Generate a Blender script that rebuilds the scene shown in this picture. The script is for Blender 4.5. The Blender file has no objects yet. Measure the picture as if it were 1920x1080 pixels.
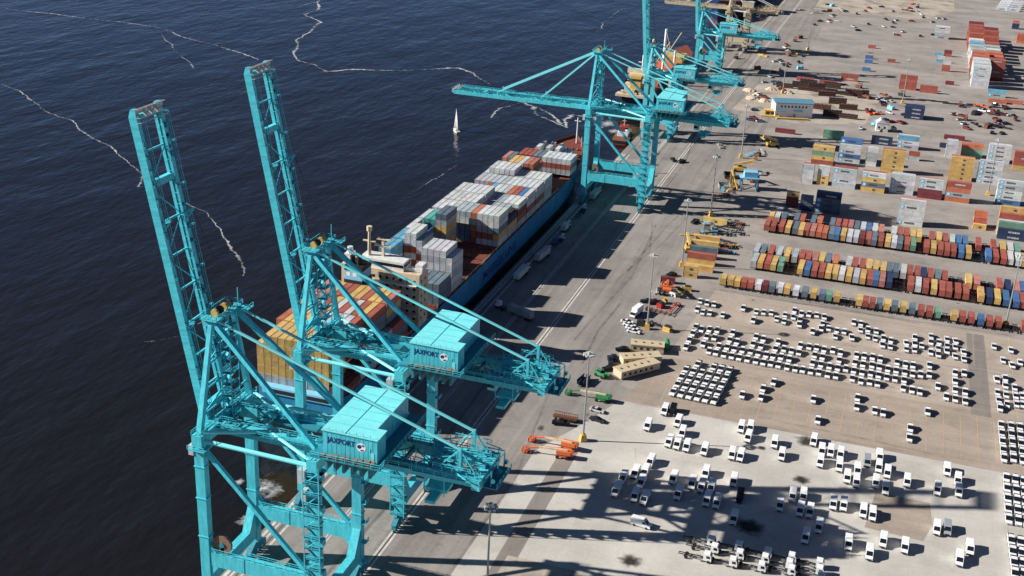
import bpy, math, random
from mathutils import Vector, Matrix
R = math.radians
random.seed(7)
scene = bpy.context.scene
col = scene.collection
CAM={"loc":[0,0,189.538],"rt":[0.947752,0.316115,0.042875],"up":[-0.15764,0.347243,0.924431],"fw":[-0.277338,0.882889,-0.378932],"lens":42.6772}
CARCOLS=[[-60.4,-60.5,[412.2,418.8,425.2,431.8]],[-57.8,-57.8,[430.4]],[-55.0,-55.0,[417.2,424.4,431.6]],[-52.0,-52.1,[424.9,432.1]],[-51.7,-52.0,[411.9]],[-49.1,-49.2,[411.7,417.6]],[-46.1,-46.4,[411.2,418.2,425.1,432.1]],[-43.2,-43.4,[411.1,417.8,424.4]],[-40.3,-40.5,[410.9,417.8]],[-37.3,-37.5,[410.8,417.9,425.0,432.1]],[-34.4,-34.5,[410.6,417.4,424.4,431.2]],[-31.5,-32.0,[410.4,417.1]],[-28.8,-28.9,[410.6,417.3,424.1,430.8]],[-26.0,-26.1,[410.4,417.7,425.1]],[-23.0,-23.1,[409.8,417.2,424.8]],[-20.4,-20.4,[424.4,431.1]],[-17.3,-17.6,[431.2]],[-20.1,-20.2,[409.7]],[-17.3,-17.5,[409.9]],[-14.5,-14.6,[409.8,417.1,424.4,431.6]],[-11.7,-11.6,[410.1,417.0,424.0,430.9]],[-8.6,-8.8,[431.7]],[-8.6,-8.8,[409.4,416.8]],[-5.7,-5.9,[409.6,416.6,423.7,430.8]],[-2.7,-2.9,[417.2]],[0.1,0.0,[409.8,416.8,423.8,430.8]],[3.0,2.9,[408.9,416.3,423.7,431.1]],[6.0,5.8,[409.4,416.8,424.2,431.6]],[8.7,8.6,[409.2,416.5,423.8,431.1]],[11.7,11.6,[415.9,423.1]],[14.6,14.6,[415.9,423.2,430.6]],[17.6,17.5,[409.2,416.1,423.0,429.9]],[20.4,20.4,[422.4,430.2]],[20.5,20.4,[408.9]],[23.1,23.1,[423.2]],[23.2,23.1,[408.6]],[26.2,26.1,[424.6,432.8]],[29.2,29.1,[415.6]],[32.1,32.1,[408.2]],[35.1,35.2,[407.9,415.2,422.6,429.9]],[38.2,38.2,[431.1]],[38.3,38.2,[407.4,414.9]]]
SCAT=[[-63.6,458.6],[-60.6,457.5],[-57.8,457.6],[-63.0,449.3],[-60.6,447.4],[-57.8,448.1],[-52.7,448.1],[-46.0,458.4],[-40.6,456.9],[-37.8,457.6],[-34.9,458.3],[-40.5,447.8],[-32.1,452.9],[-29.4,458.5],[-29.0,451.7],[-26.3,464.5],[-26.1,457.6],[-23.4,462.3],[-23.3,456.0],[-23.1,451.0],[-20.4,463.1],[-17.5,463.8],[-14.5,462.8],[-14.5,455.9],[-14.7,450.5],[-11.8,452.1],[-17.4,446.4],[-8.6,451.3],[-8.8,445.3],[-5.8,451.5],[-2.7,446.6],[-2.9,462.2],[-0.2,462.3],[-0.0,455.7],[2.8,457.2],[3.1,450.5],[5.9,457.2],[5.9,449.6],[8.9,450.9],[8.8,444.5],[11.7,450.3],[11.7,444.3],[20.4,456.8],[20.5,450.7],[20.5,445.0],[17.4,450.2],[17.6,444.2],[23.0,450.0],[26.4,460.8],[26.4,454.9],[29.4,456.2],[29.1,450.1],[29.1,444.2],[26.4,445.1],[32.3,460.2],[32.3,454.1],[32.2,448.9],[35.5,460.0],[35.3,454.1],[35.2,445.1],[38.3,450.3],[38.3,443.9],[49.5,460.9],[55.5,460.0],[52.3,448.8],[55.3,445.6],[58.3,449.4],[49.4,430.2],[52.3,432.4]]
RIGHT=[[52.2,426.3],[52.1,418.5],[52.1,410.8],[49.3,419.2],[49.5,413.0],[49.7,406.8],[55.3,425.9],[55.3,418.9],[55.3,412.2],[57.6,419.7],[57.4,412.7],[49.5,393.6],[49.5,387.5],[49.5,381.6],[49.5,375.8],[49.5,370.2],[52.6,394.1],[52.5,388.2],[52.5,382.5],[52.4,376.9],[52.4,371.4],[55.4,394.6],[55.3,388.5],[55.2,382.5],[55.2,376.7],[55.1,371.1],[49.7,357.4],[49.6,350.9],[49.5,344.7],[49.4,338.6],[49.3,332.7],[52.2,357.4],[52.1,351.0],[52.1,344.8],[52.0,338.7],[51.9,332.9],[54.6,357.1],[54.5,350.7],[54.4,344.6],[54.2,338.6],[54.1,332.8],[49.5,321.1],[49.6,315.4],[49.7,309.8],[49.7,304.4],[51.9,321.0],[52.0,315.4],[52.0,310.1],[52.0,304.8]]
SINGLE=[[-34.9,381.0],[-26.0,395.4],[-28.8,388.8],[-28.6,381.9],[-11.5,387.5],[-8.6,372.7],[2.8,394.9],[3.0,387.8],[8.9,387.2],[11.7,386.9],[26.0,393.8],[20.7,379.1],[20.6,372.1]]
BLOCK=[[-57.4,373.6,0,0],[-57.1,379.9,0,1],[-56.9,386.2,0,2],[-56.6,392.5,0,3],[-54.5,373.5,1,0],[-54.2,379.8,1,1],[-54.0,386.1,1,2],[-53.8,392.4,1,3],[-53.5,398.7,1,4],[-51.6,373.4,2,0],[-51.4,379.7,2,1],[-51.1,386.0,2,2],[-50.9,392.3,2,3],[-48.7,373.2,3,0],[-48.5,379.5,3,1],[-48.2,385.8,3,2],[-48.0,392.1,3,3],[-47.7,398.4,3,4],[-45.9,373.1,4,0],[-45.6,379.4,4,1],[-45.4,385.7,4,2],[-45.1,392.0,4,3],[-44.9,398.3,4,4],[-43.0,373.0,5,0],[-42.8,379.3,5,1],[-42.5,385.6,5,2],[-42.2,391.9,5,3],[-42.0,398.2,5,4]]
VANS=[[-57.4,358.8,0],[-60.4,346.2,0],[-51.7,352.6,0],[-49.0,345.7,0],[-51.7,338.2,0],[-49.0,337.8,0],[-46.0,337.6,0],[-40.3,337.5,0],[-31.8,338.2,0],[-29.1,338.2,0],[-54.6,323.9,0],[-60.2,311.3,0],[-60.4,303.3,0],[-57.4,315.5,0],[-54.8,317.2,0],[-54.5,311.0,0],[-54.6,302.7,0],[-51.6,302.3,0],[-46.0,316.7,0],[-43.0,308.8,0],[-40.2,316.0,0],[-37.3,315.4,0],[-37.5,323.7,0],[-34.5,316.1,0],[-34.5,308.5,0],[-31.5,308.5,0],[-28.8,322.5,0],[-25.6,301.9,0],[-14.1,314.1,0],[-11.2,320.6,0],[-8.2,321.8,0],[-8.2,313.5,0],[-5.5,313.8,0],[0.5,320.8,0],[3.4,321.3,0],[9.1,319.8,0],[11.7,319.2,0],[-2.3,306.7,0],[-5.3,300.1,0],[6.2,301.4,0],[-31.7,356.8,0],[-28.9,357.9,0],[-28.6,351.2,0],[-20.2,350.8,0],[-17.1,343.8,0],[-8.5,357.2,0],[-5.5,351.5,0],[-5.3,344.3,0],[-2.8,352.1,0],[0.3,351.6,0],[0.5,343.9,0],[8.5,350.0,1],[6.0,343.5,0],[3.3,337.8,0],[6.1,336.2,0],[12.0,354.9,0],[12.1,348.1,0],[14.8,345.5,0],[11.7,338.1,0],[14.7,335.5,0],[20.7,342.5,0],[32.3,354.4,0],[35.4,349.4,0],[35.5,342.7,0],[29.5,341.2,0],[29.5,318.8,0],[32.3,319.9,1],[15.3,306.5,0],[12.0,298.8,0],[21.1,305.8,0],[38.3,311.9,0],[35.5,305.2,0]]
DARKVAN=[[-54.9,359.7],[-25.7,314.3]]
SIDEVAN=[-49.7,289.3]
TRUCKS=[[-30.0,287.2],[-28.5,284.1],[-29.7,279.5],[-22.5,287.6],[-21.6,283.9],[-22.8,279.7],[-14.6,287.5],[-14.9,284.5],[-15.3,280.4],[-8.2,287.7],[-8.4,284.4],[-7.6,281.7],[-0.8,287.8],[-0.5,284.6],[0.1,281.2]]
ROWS={"Af":[[-50.0,"R"],[-46.9,"R"],[-43.3,"R"],[-40.1,"Y"],[-36.7,"S"],[-34.0,"Y"],[-31.5,"R"],[-28.6,"P"],[-25.7,"O"],[-23.0,"O"],[-20.0,"S"],[-17.5,"B"],[-14.6,"Y"],[-11.6,"W"],[-8.8,"W"],[-6.0,"D"],[-3.1,"R"],[-0.5,"S"],[2.5,"R"],[5.7,"Y"],[8.5,"W"],[11.1,"S"],[14.2,"R"],[17.0,"G"],[23.0,"R"],[26.0,"Y"],[29.1,"R"],[32.0,"R"],[34.8,"R"],[38.2,"B"],[41.4,"Y"],[50.1,"B"],[53.2,"R"],[56.5,"R"],[59.4,"W"],[62.8,"W"],[65.4,"Y"]],"Ab":[[-49.7,"Y"],[-46.9,"W"],[-43.7,"S"],[-37.8,"S"],[-35.0,"R"],[-29.8,"S"],[-26.7,"O"],[-20.8,"S"],[-18.1,"R"],[-15.0,"R"],[-12.2,"P"],[-9.3,"S"],[-6.4,"W"],[-3.7,"B"],[-0.9,"W"],[2.0,"P"],[7.8,"W"],[10.8,"R"],[13.6,"R"],[16.5,"Y"],[19.3,"Y"],[25.2,"R"],[28.2,"Y"],[31.2,"R"],[34.2,"W"],[37.1,"B"],[40.1,"B"],[46.0,"R"],[52.7,"R"],[56.7,"Y"],[60.0,"W"],[62.9,"G"]],"Bf":[[-48.9,"L"],[-46.0,"Y"],[-43.0,"R"],[-40.3,"Y"],[-37.2,"G"],[-28.8,"Y"],[-25.8,"B"],[-22.8,"R"],[-19.8,"R"],[-16.9,"Y"],[-14.1,"Y"],[-11.3,"W"],[-8.3,"Y"],[-5.3,"L"],[-2.5,"Y"],[0.4,"R"],[2.8,"B"],[5.5,"P"],[8.5,"N"],[17.3,"R"],[20.3,"W"],[23.3,"R"],[26.7,"Y"],[30.0,"R"],[32.7,"R"],[36.3,"R"],[39.5,"R"],[45.5,"Y"],[48.9,"N"],[52.0,"Y"],[55.4,"B"],[59.3,"B"],[62.0,"R"]],"Bb":[[-49.8,"L"],[-46.8,"S"],[-43.4,"R"],[-39.7,"L"],[-36.2,"Y"],[-32.7,"L"],[-29.7,"R"],[-26.9,"R"],[-23.9,"P"],[-21.1,"Y"],[-18.3,"S"],[-15.1,"O"],[-9.4,"W"],[-6.7,"R"],[-3.6,"R"],[-0.8,"Y"],[2.1,"Y"],[5.3,"Y"],[7.9,"S"],[10.7,"S"],[13.8,"W"],[16.6,"R"],[19.7,"R"],[22.3,"N"],[25.1,"R"],[28.1,"S"],[31.0,"R"],[40.8,"Y"],[44.1,"P"],[53.4,"R"],[56.8,"N"],[60.2,"P"],[62.8,"B"]],"Cf":[[-58.0,"Y"],[-54.8,"Y"],[-52.0,"Y"],[-49.3,"R"],[-46.5,"R"],[-43.2,"w"],[-40.4,"D"],[-37.6,"S"],[-34.3,"w"],[-31.4,"Y"],[-27.7,"w"],[-24.1,"S"],[-20.6,"Y"],[-17.1,"S"],[-14.4,"G"],[-11.2,"Y"],[-2.3,"Y"],[0.3,"R"],[3.0,"R"],[5.8,"S"],[8.7,"Y"],[11.8,"S"],[15.1,"Y"],[18.6,"S"],[22.1,"R"],[25.3,"R"],[28.4,"G"],[34.7,"Y"],[38.0,"R"],[41.3,"R"],[44.9,"B"],[48.2,"R"],[51.5,"R"],[61.2,"R"]]}
YARD=[[-43.1,648.7,20,["WWWL","RRRR"],""],[-35.0,650.0,20,["YYWW","RRRR"],""],[-26.9,649.2,40,["WWWL","RRRR","RRRR"],""],[-11.8,648.8,40,["YSYW","RRRR"],""],[2.8,652.2,40,["WLWW","WWWW"],""],[17.2,650.3,40,["DDWW","RRRP"],""],[31.0,650.8,40,["OLOR","RRRP"],""],[33.0,693.6,40,["YYYYY","OOOOO"],""],[47.8,694.1,40,["WWLWW","WWWW"],""],[56.4,658.2,40,["BWWLW","WWWW"],""],[-41.8,690.6,40,["RYGY","YYYY"],""],[-27.8,701.6,40,["WBWW","BBBBB","BBBBB"],""],[-12.4,700.9,20,["WLLW","WWWW"],""],[-3.5,690.9,40,["YYYYY","RRRRR"],""],[10.8,724.7,20,["LR"],""],[-40.5,752.0,40,["GG"],""],[-11.8,751.5,40,["NN"],""],[3.5,749.5,40,["LWC","LWW"],""],[31.2,741.2,20,["WWWW","WWWL"],""],[28.1,763.7,20,["N"],""],[30.7,786.5,40,["D"],""],[39.9,748.1,40,["GGO","OOO"],""],[54.8,743.2,40,["WWWW","WLWW"],""],[68.3,732.6,40,["YRRR","RRRO"],""],[-46.1,603.8,20,["DDY"],""],[-38.7,600.4,20,["NSS"],""],[-31.4,600.4,40,["SSSN","SNSS"],""],[8.5,599.3,40,["WWWWW","PPPPP"],""],[44.5,608.2,20,["Y","YR","RYO"],""],[55.3,598.5,40,["NN","GGG","WWW","RRRR","YYYYY"],""],[-1.3,923.1,40,["RRRR","RR"],"f"],[13.4,919.5,40,["RR"],"f"],[-43.2,931.5,40,["RR"],"f"],[-57.1,911.0,40,["R"],"f"],[-74.1,914.2,40,["R"],"f"],[5.2,830.7,40,["NNN","NNN","BNN","BBN"],"f"],[49.2,956.4,40,["WWWWWW","WLWWWW","DWWWWW","DDRRRO","RRRRRO","WRRWW","WWWWL","WWLW","WCWL","WWWC","RRRW","RRRRR","DRRRRR","RRRRRR","RRDRRD"],"f"],[60.5,990.9,40,["DRRRRR","RRRRR","RRROO","RRRRO","WWWW","WWLW","WWWL","RRRR","RRRRR","RRRRRR","RRDRRD"],"f"],[21.5,1160.5,40,["LLWW","LLWW","WWWW"],"f"],[22.9,1073.9,20,["C"],"f"],[28.4,1008.6,20,["RRW"],"f"],[24.3,1044.3,20,["CW"],"f"],[30.0,1074.6,20,["RD"],"f"],[91.8,1177.6,40,["OOO","OOO","OOR"],"f"],[91.6,1256.8,20,["NNP","NNP"],"f"],[81.7,1375.9,40,["W","W"],"f"],[83.5,1391.1,40,["W","W"],"f"],[85.4,1406.6,40,["W","W"],"f"],[87.3,1422.4,40,["W","W"],"f"],[89.3,1438.6,40,["W","W"],"f"],[91.8,1375.1,40,["W","W"],"f"],[93.8,1390.2,40,["W","W"],"f"],[95.8,1405.6,40,["W","W"],"f"],[97.8,1421.4,40,["W","W"],"f"],[99.9,1437.5,40,["W","W"],"f"],[60.4,930.8,40,["LC"],"f"],[60.3,909.6,40,["O"],"f"],[71.3,913.1,40,["O"],"f"],[-31.4,1077.4,20,["R"],"f"],[-31.0,1028.7,20,["B"],"f"],[-30.5,1009.3,20,["B"],"f"],[-30.3,976.3,20,["B"],"f"],[-13.3,1022.6,20,["R"],"f"],[31.3,957.5,20,["D"],"f"],[-69.7,751.8,40,["D"],"f"]]
POLES=[[-77.8,330.0],[-77.9,423.7],[-78.5,495.9],[-78.8,570.9],[-80.6,683.3],[-78.4,864.8],[-78.5,1039.8],[2.9,875.3],[54.7,484.7],[53.3,672.0],[-77.5,237.6]]
FOAM=[[[-560.0,643.1],[-537.0,635.2],[-513.2,615.6],[-485.2,597.3],[-463.3,586.0],[-439.5,568.8],[-421.0,555.6],[-404.5,547.0],[-387.5,534.8],[-368.2,517.3],[-353.9,498.9]],[[-320.9,486.7],[-306.6,480.2],[-293.2,465.3],[-281.3,454.8],[-269.2,441.3],[-257.9,428.6],[-247.8,414.2]],[[-537.6,1059.1],[-515.1,1003.8],[-512.2,979.6],[-484.6,953.9],[-474.4,914.1],[-463.9,875.2],[-443.8,826.5],[-426.1,803.2],[-410.1,797.5],[-392.1,783.0],[-383.6,796.1],[-358.6,806.2],[-332.8,825.1],[-313.4,840.4],[-296.7,829.2],[-274.8,802.3]],[[-747.4,869.1],[-714.1,868.7],[-676.2,868.4],[-632.6,866.5],[-590.2,864.6],[-550.0,841.0],[-516.6,825.9],[-485.7,813.3],[-454.0,793.5]],[[-571.3,843.6],[-522.9,791.2],[-478.4,745.8]],[[-243.6,765.6],[-227.9,754.1],[-217.4,734.3],[-204.0,723.1],[-192.3,711.7]],[[-228.8,756.9],[-212.2,738.6],[-197.9,720.4]],[[-242.3,711.8],[-245.9,741.2],[-237.2,765.7]],[[-192.3,711.7],[-202.1,728.6],[-198.2,746.1],[-186.3,741.6],[-170.9,723.0]],[[-537.6,1059.1],[-537.8,1016.2],[-559.5,1015.8]],[[-259.6,1040.9],[-268.1,1112.6],[-269.4,1170.1],[-260.5,1212.8]],[[-230.0,530.7],[-227.3,566.3],[-224.4,605.7]],[[-248.3,343.6],[-239.8,351.4],[-229.0,352.0]]]
FOAMBLOB=[[-172.0,734.1,11],[-181.6,744.1,9],[-164.4,717.7,7],[-158.7,271.4,7],[-162.6,273.0,4],[-154.8,270.7,5],[-167.0,271.1,3],[-155.2,254.6,4]]
CONC=[[-73.9,361.7],[46.6,360.9],[56.6,360.0]]
DARK_PATCHES=[[-20.9,300.6,6],[-9.7,332.5,3.5],[-48.6,271.8,4],[-10.3,357.7,5],[-23.8,347.6,2]]
MISC={"lift_or":[[[-80.8,322.9],[-91.9,324.1]],[[-80.8,317.3],[-92.6,318.0]]],"lift_gr":[[-79.1,358.6],[-89.3,357.6]],"green":[-84.1,376.6],"dump":[-88.4,369.3],"flat":[[-90.3,340.8],[-83.1,340.7]],"blackp":[-87.1,337.1],"cab":[[[-78.8,403.4],[-68.4,405.4]],[[-79.2,389.9],[-68.1,396.7]],[[-78.1,378.7],[-68.1,391.0]]],"dark":[[[-85.4,400.5],[-78.3,400.1]],[[-86.2,393.7],[-81.6,385.1]],[[-85.4,397.0],[-80.2,387.6]],[[-84.1,384.0],[-80.4,381.9]]],"wvan":[-84.9,434.6],"wcars":[[-84.8,423.4],[-83.1,420.8],[-81.9,418.1],[-86.3,426.0]],"orange":[-78.5,463.9],"redt":[-80.3,474.6],"dark2":[[-83.6,449.2],[-80.4,449.5],[-80.5,482.5],[-83.9,557.1]],"tank":[-67.3,409.9],"smallc":[[-78.5,350.6],[-76.8,344.2]],"quay":[[-139.0,454.3],[-137.1,478.7],[-137.4,499.5],[-138.3,518.2],[-137.9,543.0],[-138.5,573.3]],"diag":[[-132.5,417.6],[-120.1,411.8]],"pair":[-115.2,658.7],"bldg":[[-75.0,792.2],[-51.8,799.9]],"yel":[[-85.0,804.4],[-77.5,795.6]],"ramp":[[-75.6,785.7],[-56.4,791.3]],"house":[-7.4,788.7],"machine":[-67.2,716.5],"shade":[-70.4,714.9],"gantry":[-71.1,625.4],"crate":[[-80.1,621.0],[-80.5,642.0]],"ycont":[[-75.7,484.0],[-73.7,493.2],[-74.3,501.3],[-74.9,509.7],[-75.6,517.6],[-76.2,524.9]],"yc2":[-74.9,560.5],"ychassis":[[-73.9,533.8],[-73.3,543.7],[-72.0,550.9],[-66.1,535.1],[-68.2,554.4],[-65.9,525.1]],"heap":[[-94.1,850.7],[-87.4,833.2],[-96.0,837.3],[-87.7,872.7],[-73.9,867.3],[-101.2,861.4]],"racks":[[-57.1,885.8],[-48.4,872.2],[-39.4,850.7],[-31.4,838.1],[-48.2,829.0],[-64.2,901.0],[-47.1,900.9],[-30.7,881.9],[-39.9,812.5],[-29.5,811.7]],"junk":[[-97.0,1052.1],[-92.7,1073.6],[-90.1,1091.8],[-86.8,1019.8],[-90.4,1005.5],[-75.8,956.3],[-9.3,893.6],[1.5,899.5],[-4.0,852.8],[-13.5,831.3],[41.2,885.6],[49.6,865.0],[55.4,893.3],[61.7,871.5],[64.4,849.0],[50.7,834.0],[44.2,846.1],[57.2,829.9],[67.2,835.1],[-12.0,801.1],[-0.0,792.6],[-95.7,701.9],[-79.7,796.0],[-47.4,881.9],[-42.3,913.2],[-28.9,911.0],[-21.3,878.0],[-106.5,1247.7],[-90.2,1240.2],[-78.9,1258.3],[-6.4,1312.5],[3.5,1337.8],[-79.3,1295.2],[-2.4,1361.2],[-127.6,971.7],[-106.2,938.9],[-109.5,994.2]],"redbox":[-49.6,699.0],"sand":[-47.7,689.1],"yel3":[-236.6,1129.1]}
CLUT=[[-68.3,553.1],[-65.9,563.1],[-66.6,562.1],[-76.6,539.3],[-63.8,548.4],[-64.4,521.7],[-70.4,528.3],[-69.4,544.7],[-76.8,526.8],[-73.1,561.8],[-66.3,524.0],[-65.8,522.9],[-68.4,522.3],[-77.0,559.6],[-74.1,526.8],[-63.2,559.6],[-72.9,564.1],[-69.5,549.9],[-74.1,563.0],[-67.3,564.3],[-64.5,530.9],[-71.9,524.3],[-75.0,519.3],[-72.8,546.2],[-77.0,549.9],[-72.3,531.5],[-72.0,447.1],[-77.5,447.1],[-73.2,426.7],[-70.3,425.1],[-72.8,464.6],[-80.8,461.8],[-77.0,451.8],[-80.9,426.2],[-79.0,469.8],[-78.8,460.3],[-70.8,469.2],[-77.2,441.0],[-75.2,461.2],[-79.8,459.9],[-72.2,465.3],[-80.6,469.4],[-79.6,634.1],[-71.8,691.8],[-75.9,692.4],[-72.8,631.2],[-76.2,617.7],[-79.8,614.9],[-70.7,699.7],[-78.6,604.9],[-66.2,653.4],[-74.9,623.7],[-72.1,682.6],[-74.2,642.2]]
DARKLINE=[[-79.1,884.4],[-75.4,890.0],[-69.2,896.1],[-63.8,883.6],[-60.0,885.3],[-57.5,889.0],[-52.5,882.8],[-48.2,888.1],[-41.4,883.1],[-37.6,888.2],[-34.4,883.1],[-30.5,888.8],[-26.6,890.3],[-21.7,878.0],[-13.3,882.9],[-5.2,886.4],[2.9,888.5],[11.1,890.8],[19.2,893.7],[27.4,893.6],[35.5,891.1],[43.5,891.7],[51.7,896.4],[59.6,894.5],[67.6,895.7],[75.6,897.4],[83.6,898.8]]
FARCARS=[[67.7,847.7],[65.3,840.3],[55.9,884.3],[64.7,841.4],[75.7,873.5],[60.0,816.0],[58.5,837.6],[63.9,856.7],[70.1,873.3],[69.3,846.3],[62.7,881.4],[70.6,846.5],[71.2,893.3],[64.6,902.9],[76.1,861.6],[57.8,830.0],[71.0,899.4],[55.5,877.2],[65.9,880.7],[42.4,885.2],[60.0,874.9],[53.1,871.1],[68.3,872.3],[66.0,817.5],[41.9,854.7],[63.0,834.7],[64.5,871.8],[36.8,857.4],[44.7,819.9],[40.7,843.6],[42.8,832.4],[36.5,856.9],[51.4,870.1],[60.4,836.4],[5.3,775.1],[-8.6,804.2],[-8.5,787.1],[3.3,814.3],[-19.0,839.4],[-17.3,832.2],[-10.5,836.0],[6.8,860.9],[-8.3,860.4],[-2.0,813.8],[-16.0,837.6],[-4.2,875.5],[7.1,838.9],[-10.2,868.8],[-20.0,786.3],[-4.2,839.6],[-16.1,841.1],[5.0,814.5],[-7.9,798.8],[-11.8,877.1],[-9.4,875.9],[5.6,837.6],[-12.7,878.0],[-6.1,818.6],[-11.1,878.3],[-6.2,805.1],[-89.5,802.9],[-86.3,889.7],[-93.6,981.1],[-81.8,773.6],[-88.3,843.9],[-79.4,981.1],[-94.6,842.3],[-96.6,1037.0],[-93.5,934.2],[-89.6,944.1],[-86.7,970.7],[-97.4,975.3],[-93.4,914.0],[-92.6,850.1],[-88.3,895.4],[-92.1,971.2],[-87.0,779.8],[-94.4,893.0],[-79.8,1009.7],[-88.0,773.9],[-82.9,885.5],[-87.3,961.2],[-86.1,900.1],[-79.9,874.1],[-43.0,1303.3],[-66.4,1203.4],[9.6,1161.9],[10.4,1275.0],[-38.1,1201.5],[3.7,1313.9],[-72.9,1236.1],[-24.1,1239.6],[-50.3,1177.6],[-19.7,1296.1],[-81.8,1191.4],[8.4,1292.5],[-10.4,1154.6],[-3.3,1326.2],[29.8,1276.2],[-84.1,1301.6],[-63.7,1266.2],[24.3,1278.2],[-73.8,1202.6],[20.2,1177.0],[-16.7,1224.5],[-70.7,1262.0],[-84.8,1169.5],[-44.5,1163.0],[-83.1,1253.5],[-0.9,1308.1],[-73.9,1227.7],[-52.3,1258.0],[-31.3,1318.9],[-45.1,1160.0],[-6.3,1177.2],[-14.2,1241.1],[19.3,1249.9],[-15.5,1197.4],[-23.8,1195.8],[0.1,1243.1],[-73.9,1192.2],[-45.5,1282.6],[-68.5,1278.4],[-11.4,1165.3]]
SAIL=[-250.9,671.2]
TUG=[-154.2,714.7]
HID=[729,730,731,733,734,735,737,738,739,741,742,743,745,746,747,752,753,754,755,756,757,758,759,760,761,762,763,764,765,766,767,768,769,770,772,773,774,775,776,777,778,779,780,781,782,783,784,785,786,787,792,793,794,795,796,797,798,799,800,801,802,803,804,805,806,807,812,813,814,815,816,817,818,819,820,821,822,823,824,825,826,828,829,830,831,832,833,834,835,836,837,838,839,844,845,846,847,848,849,850,851,852,853,854,855,860,861,862,863,864,865,866,867,868,869,870,871,876,877,878,879,880,881,882,883,884,885,886,887,896,897,898,899,900,901,902,903,904,905,906,907,908,909,910,911,920,921,922,923,924,925,926,927,928,929,930,931,932,933,934,935,936,937,938,939,1071,1072,1073,1074,1075,1092,1093,1094,1095,1096,1114,1115,1116,1117,1118,1120,1121,1122,1123,1124,1126,1127,1128,1129,1130,1132,1133,1134,1135,1136,1138,1139,1140,1141,1142,1144,1145,1146,1147,1148,1150,1153,1154,1159,1160,1162,1163,1164,1165,1166,1168,1169,1170,1171,1172,1174,1175,1183,1184,1185,1186,1187,1188,1189,1190,1191,1192,1193,1195,1196,1198,1199,1210,1211,1212,1215,1220,1221,1226,1227,1232,1233,1238,1239,1272,1273,1274,1278,1282,1283,1284,1287,1288,1289,1292,1297,1309,1310,1311,1312,1314,1315,1316,1317,1319,1320,1321,1322,1324,1325,1326,1327,1369,1370,1371,1372,1387,1388,1389,1390,1392,1394,1420,1421,1422,1423,1424,1425,1426,1443,1444,1445,1448,1449,1456,1457,1458,1462,1463,1464,1466,1467,1468,1470,1471,1472,1478,1481,1489,1490,1495,1496,1499,1500,1502,1503,1504,1505,1506,1507,1511,1512,1514,1515,1517,1518,1520,1521,1523,1524,1544,1546,1549,1551,1554,1556,1559,1561]
MASS=[173,175,181,183,189,190,191,193,194,195,201,202,203,209,210,211,217,219,225,226,227,234,236,237,244,247,254,255,256,261,262,269,270,271,274,275,276,277,283,284,285,292,293,294,295,306,307,313,314,315,322,323,329,330,338,339,351,353,360,361,362,363,366,376,377,379,383,392,393,403,404,406,407,409,410,413,414,415,417,418,419,421,422,423,425,426,427,429,430,431,436,437,438,439,440,441,442,443,444,445,446,447,448,449,450,451,452,453,454,455,460,461,462,463,464,465,466,467,468,469,470,471,472,473,474,475,476,477,478,479,484,485,486,487,488,489,490,491,492,493,494,495,496,497,498,499,500,501,502,503,508,509,510,511,512,513,514,515,516,517,518,519,520,521,522,523,524,525,526,527,532,533,534,535,536,537,538,539,540,541,542,543,544,545,546,547,548,549,550,551,552,553,554,555,556,557,558,559,560,561,562,563,564,565,566,567,572,573,574,575,576,577,578,579,580,581,582,583,584,585,586,587,588,589,590,591,592,593,594,595,596,597,598,599,604,605,606,607,608,609,610,611,612,613,614,615,620,621,622,623,624,625,626,627,628,629,630,631,634,635,636,637,638,639,640,641,642,643,644,645,646,647,648,649,650,651,654,655,656,657,658,659,660,661,662,663,664,665,666,667,668,669,670,671,672,673,674,675,680,681,682,683,684,685,686,687,688,689,690,691,692,693,694,695,696,697,698,699,702,704,705,706,707,708,709,710,711,712,713,714,715,716,717,718,719,720,721,722,723,726,749,771,789,790,791,809,810,827,841,842,857,873,875,888,889,890,891,912,913,914,915,919,941,942,943,948,949,950,951,952,953,954,955,967,968,969,970,971,976,977,978,980,981,982,983,984,985,986,987,988,990,992,994,996,998,1025,1036,1039,1040,1041,1042,1043,1045,1046,1047,1048,1049,1050,1052,1053,1056,1057,1058,1068,1078,1079,1081,1086,1087,1097,1098,1099,1111,1112,1119,1151,1152,1156,1157,1158,1194,1197,1201,1202,1213,1216,1217,1222,1223,1228,1249,1250,1251,1252,1255,1256,1261,1267,1268,1275,1277,1279,1280,1285,1290,1293,1294,1298,1303,1427,1446,1450,1451,1479,1480,1483,1485,1487,1491,1494,1498,1508,1509,1545,1547,1550,1552,1555,1557,1563,1564,1565,1566,1567,1568,1569,1570,1571,1572,1573,1574,1575,1576,1577,1578,1579,1580,1581,1582,1583,1584,1585,1586,1587,1588,1589,1590,1591,1592,1593,1594,1596,1597,1598,1600,1601,1602,1603,1604,1605,1606,1607,1608,1609,1610,1611,1612,1614,1615,1616,1618,1619,1620,1621,1622,1623,1624,1625,1626,1627,1628,1629,1630,1631,1632,1633,1634,1636,1638,1640,1642,1643,1644,1645]


# ------------------------------------------------------------------ materials
def new_mat(name):
    m = bpy.data.materials.new(name); m.use_nodes = True
    nt = m.node_tree; b = nt.nodes['Principled BSDF']
    return m, nt, b

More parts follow.
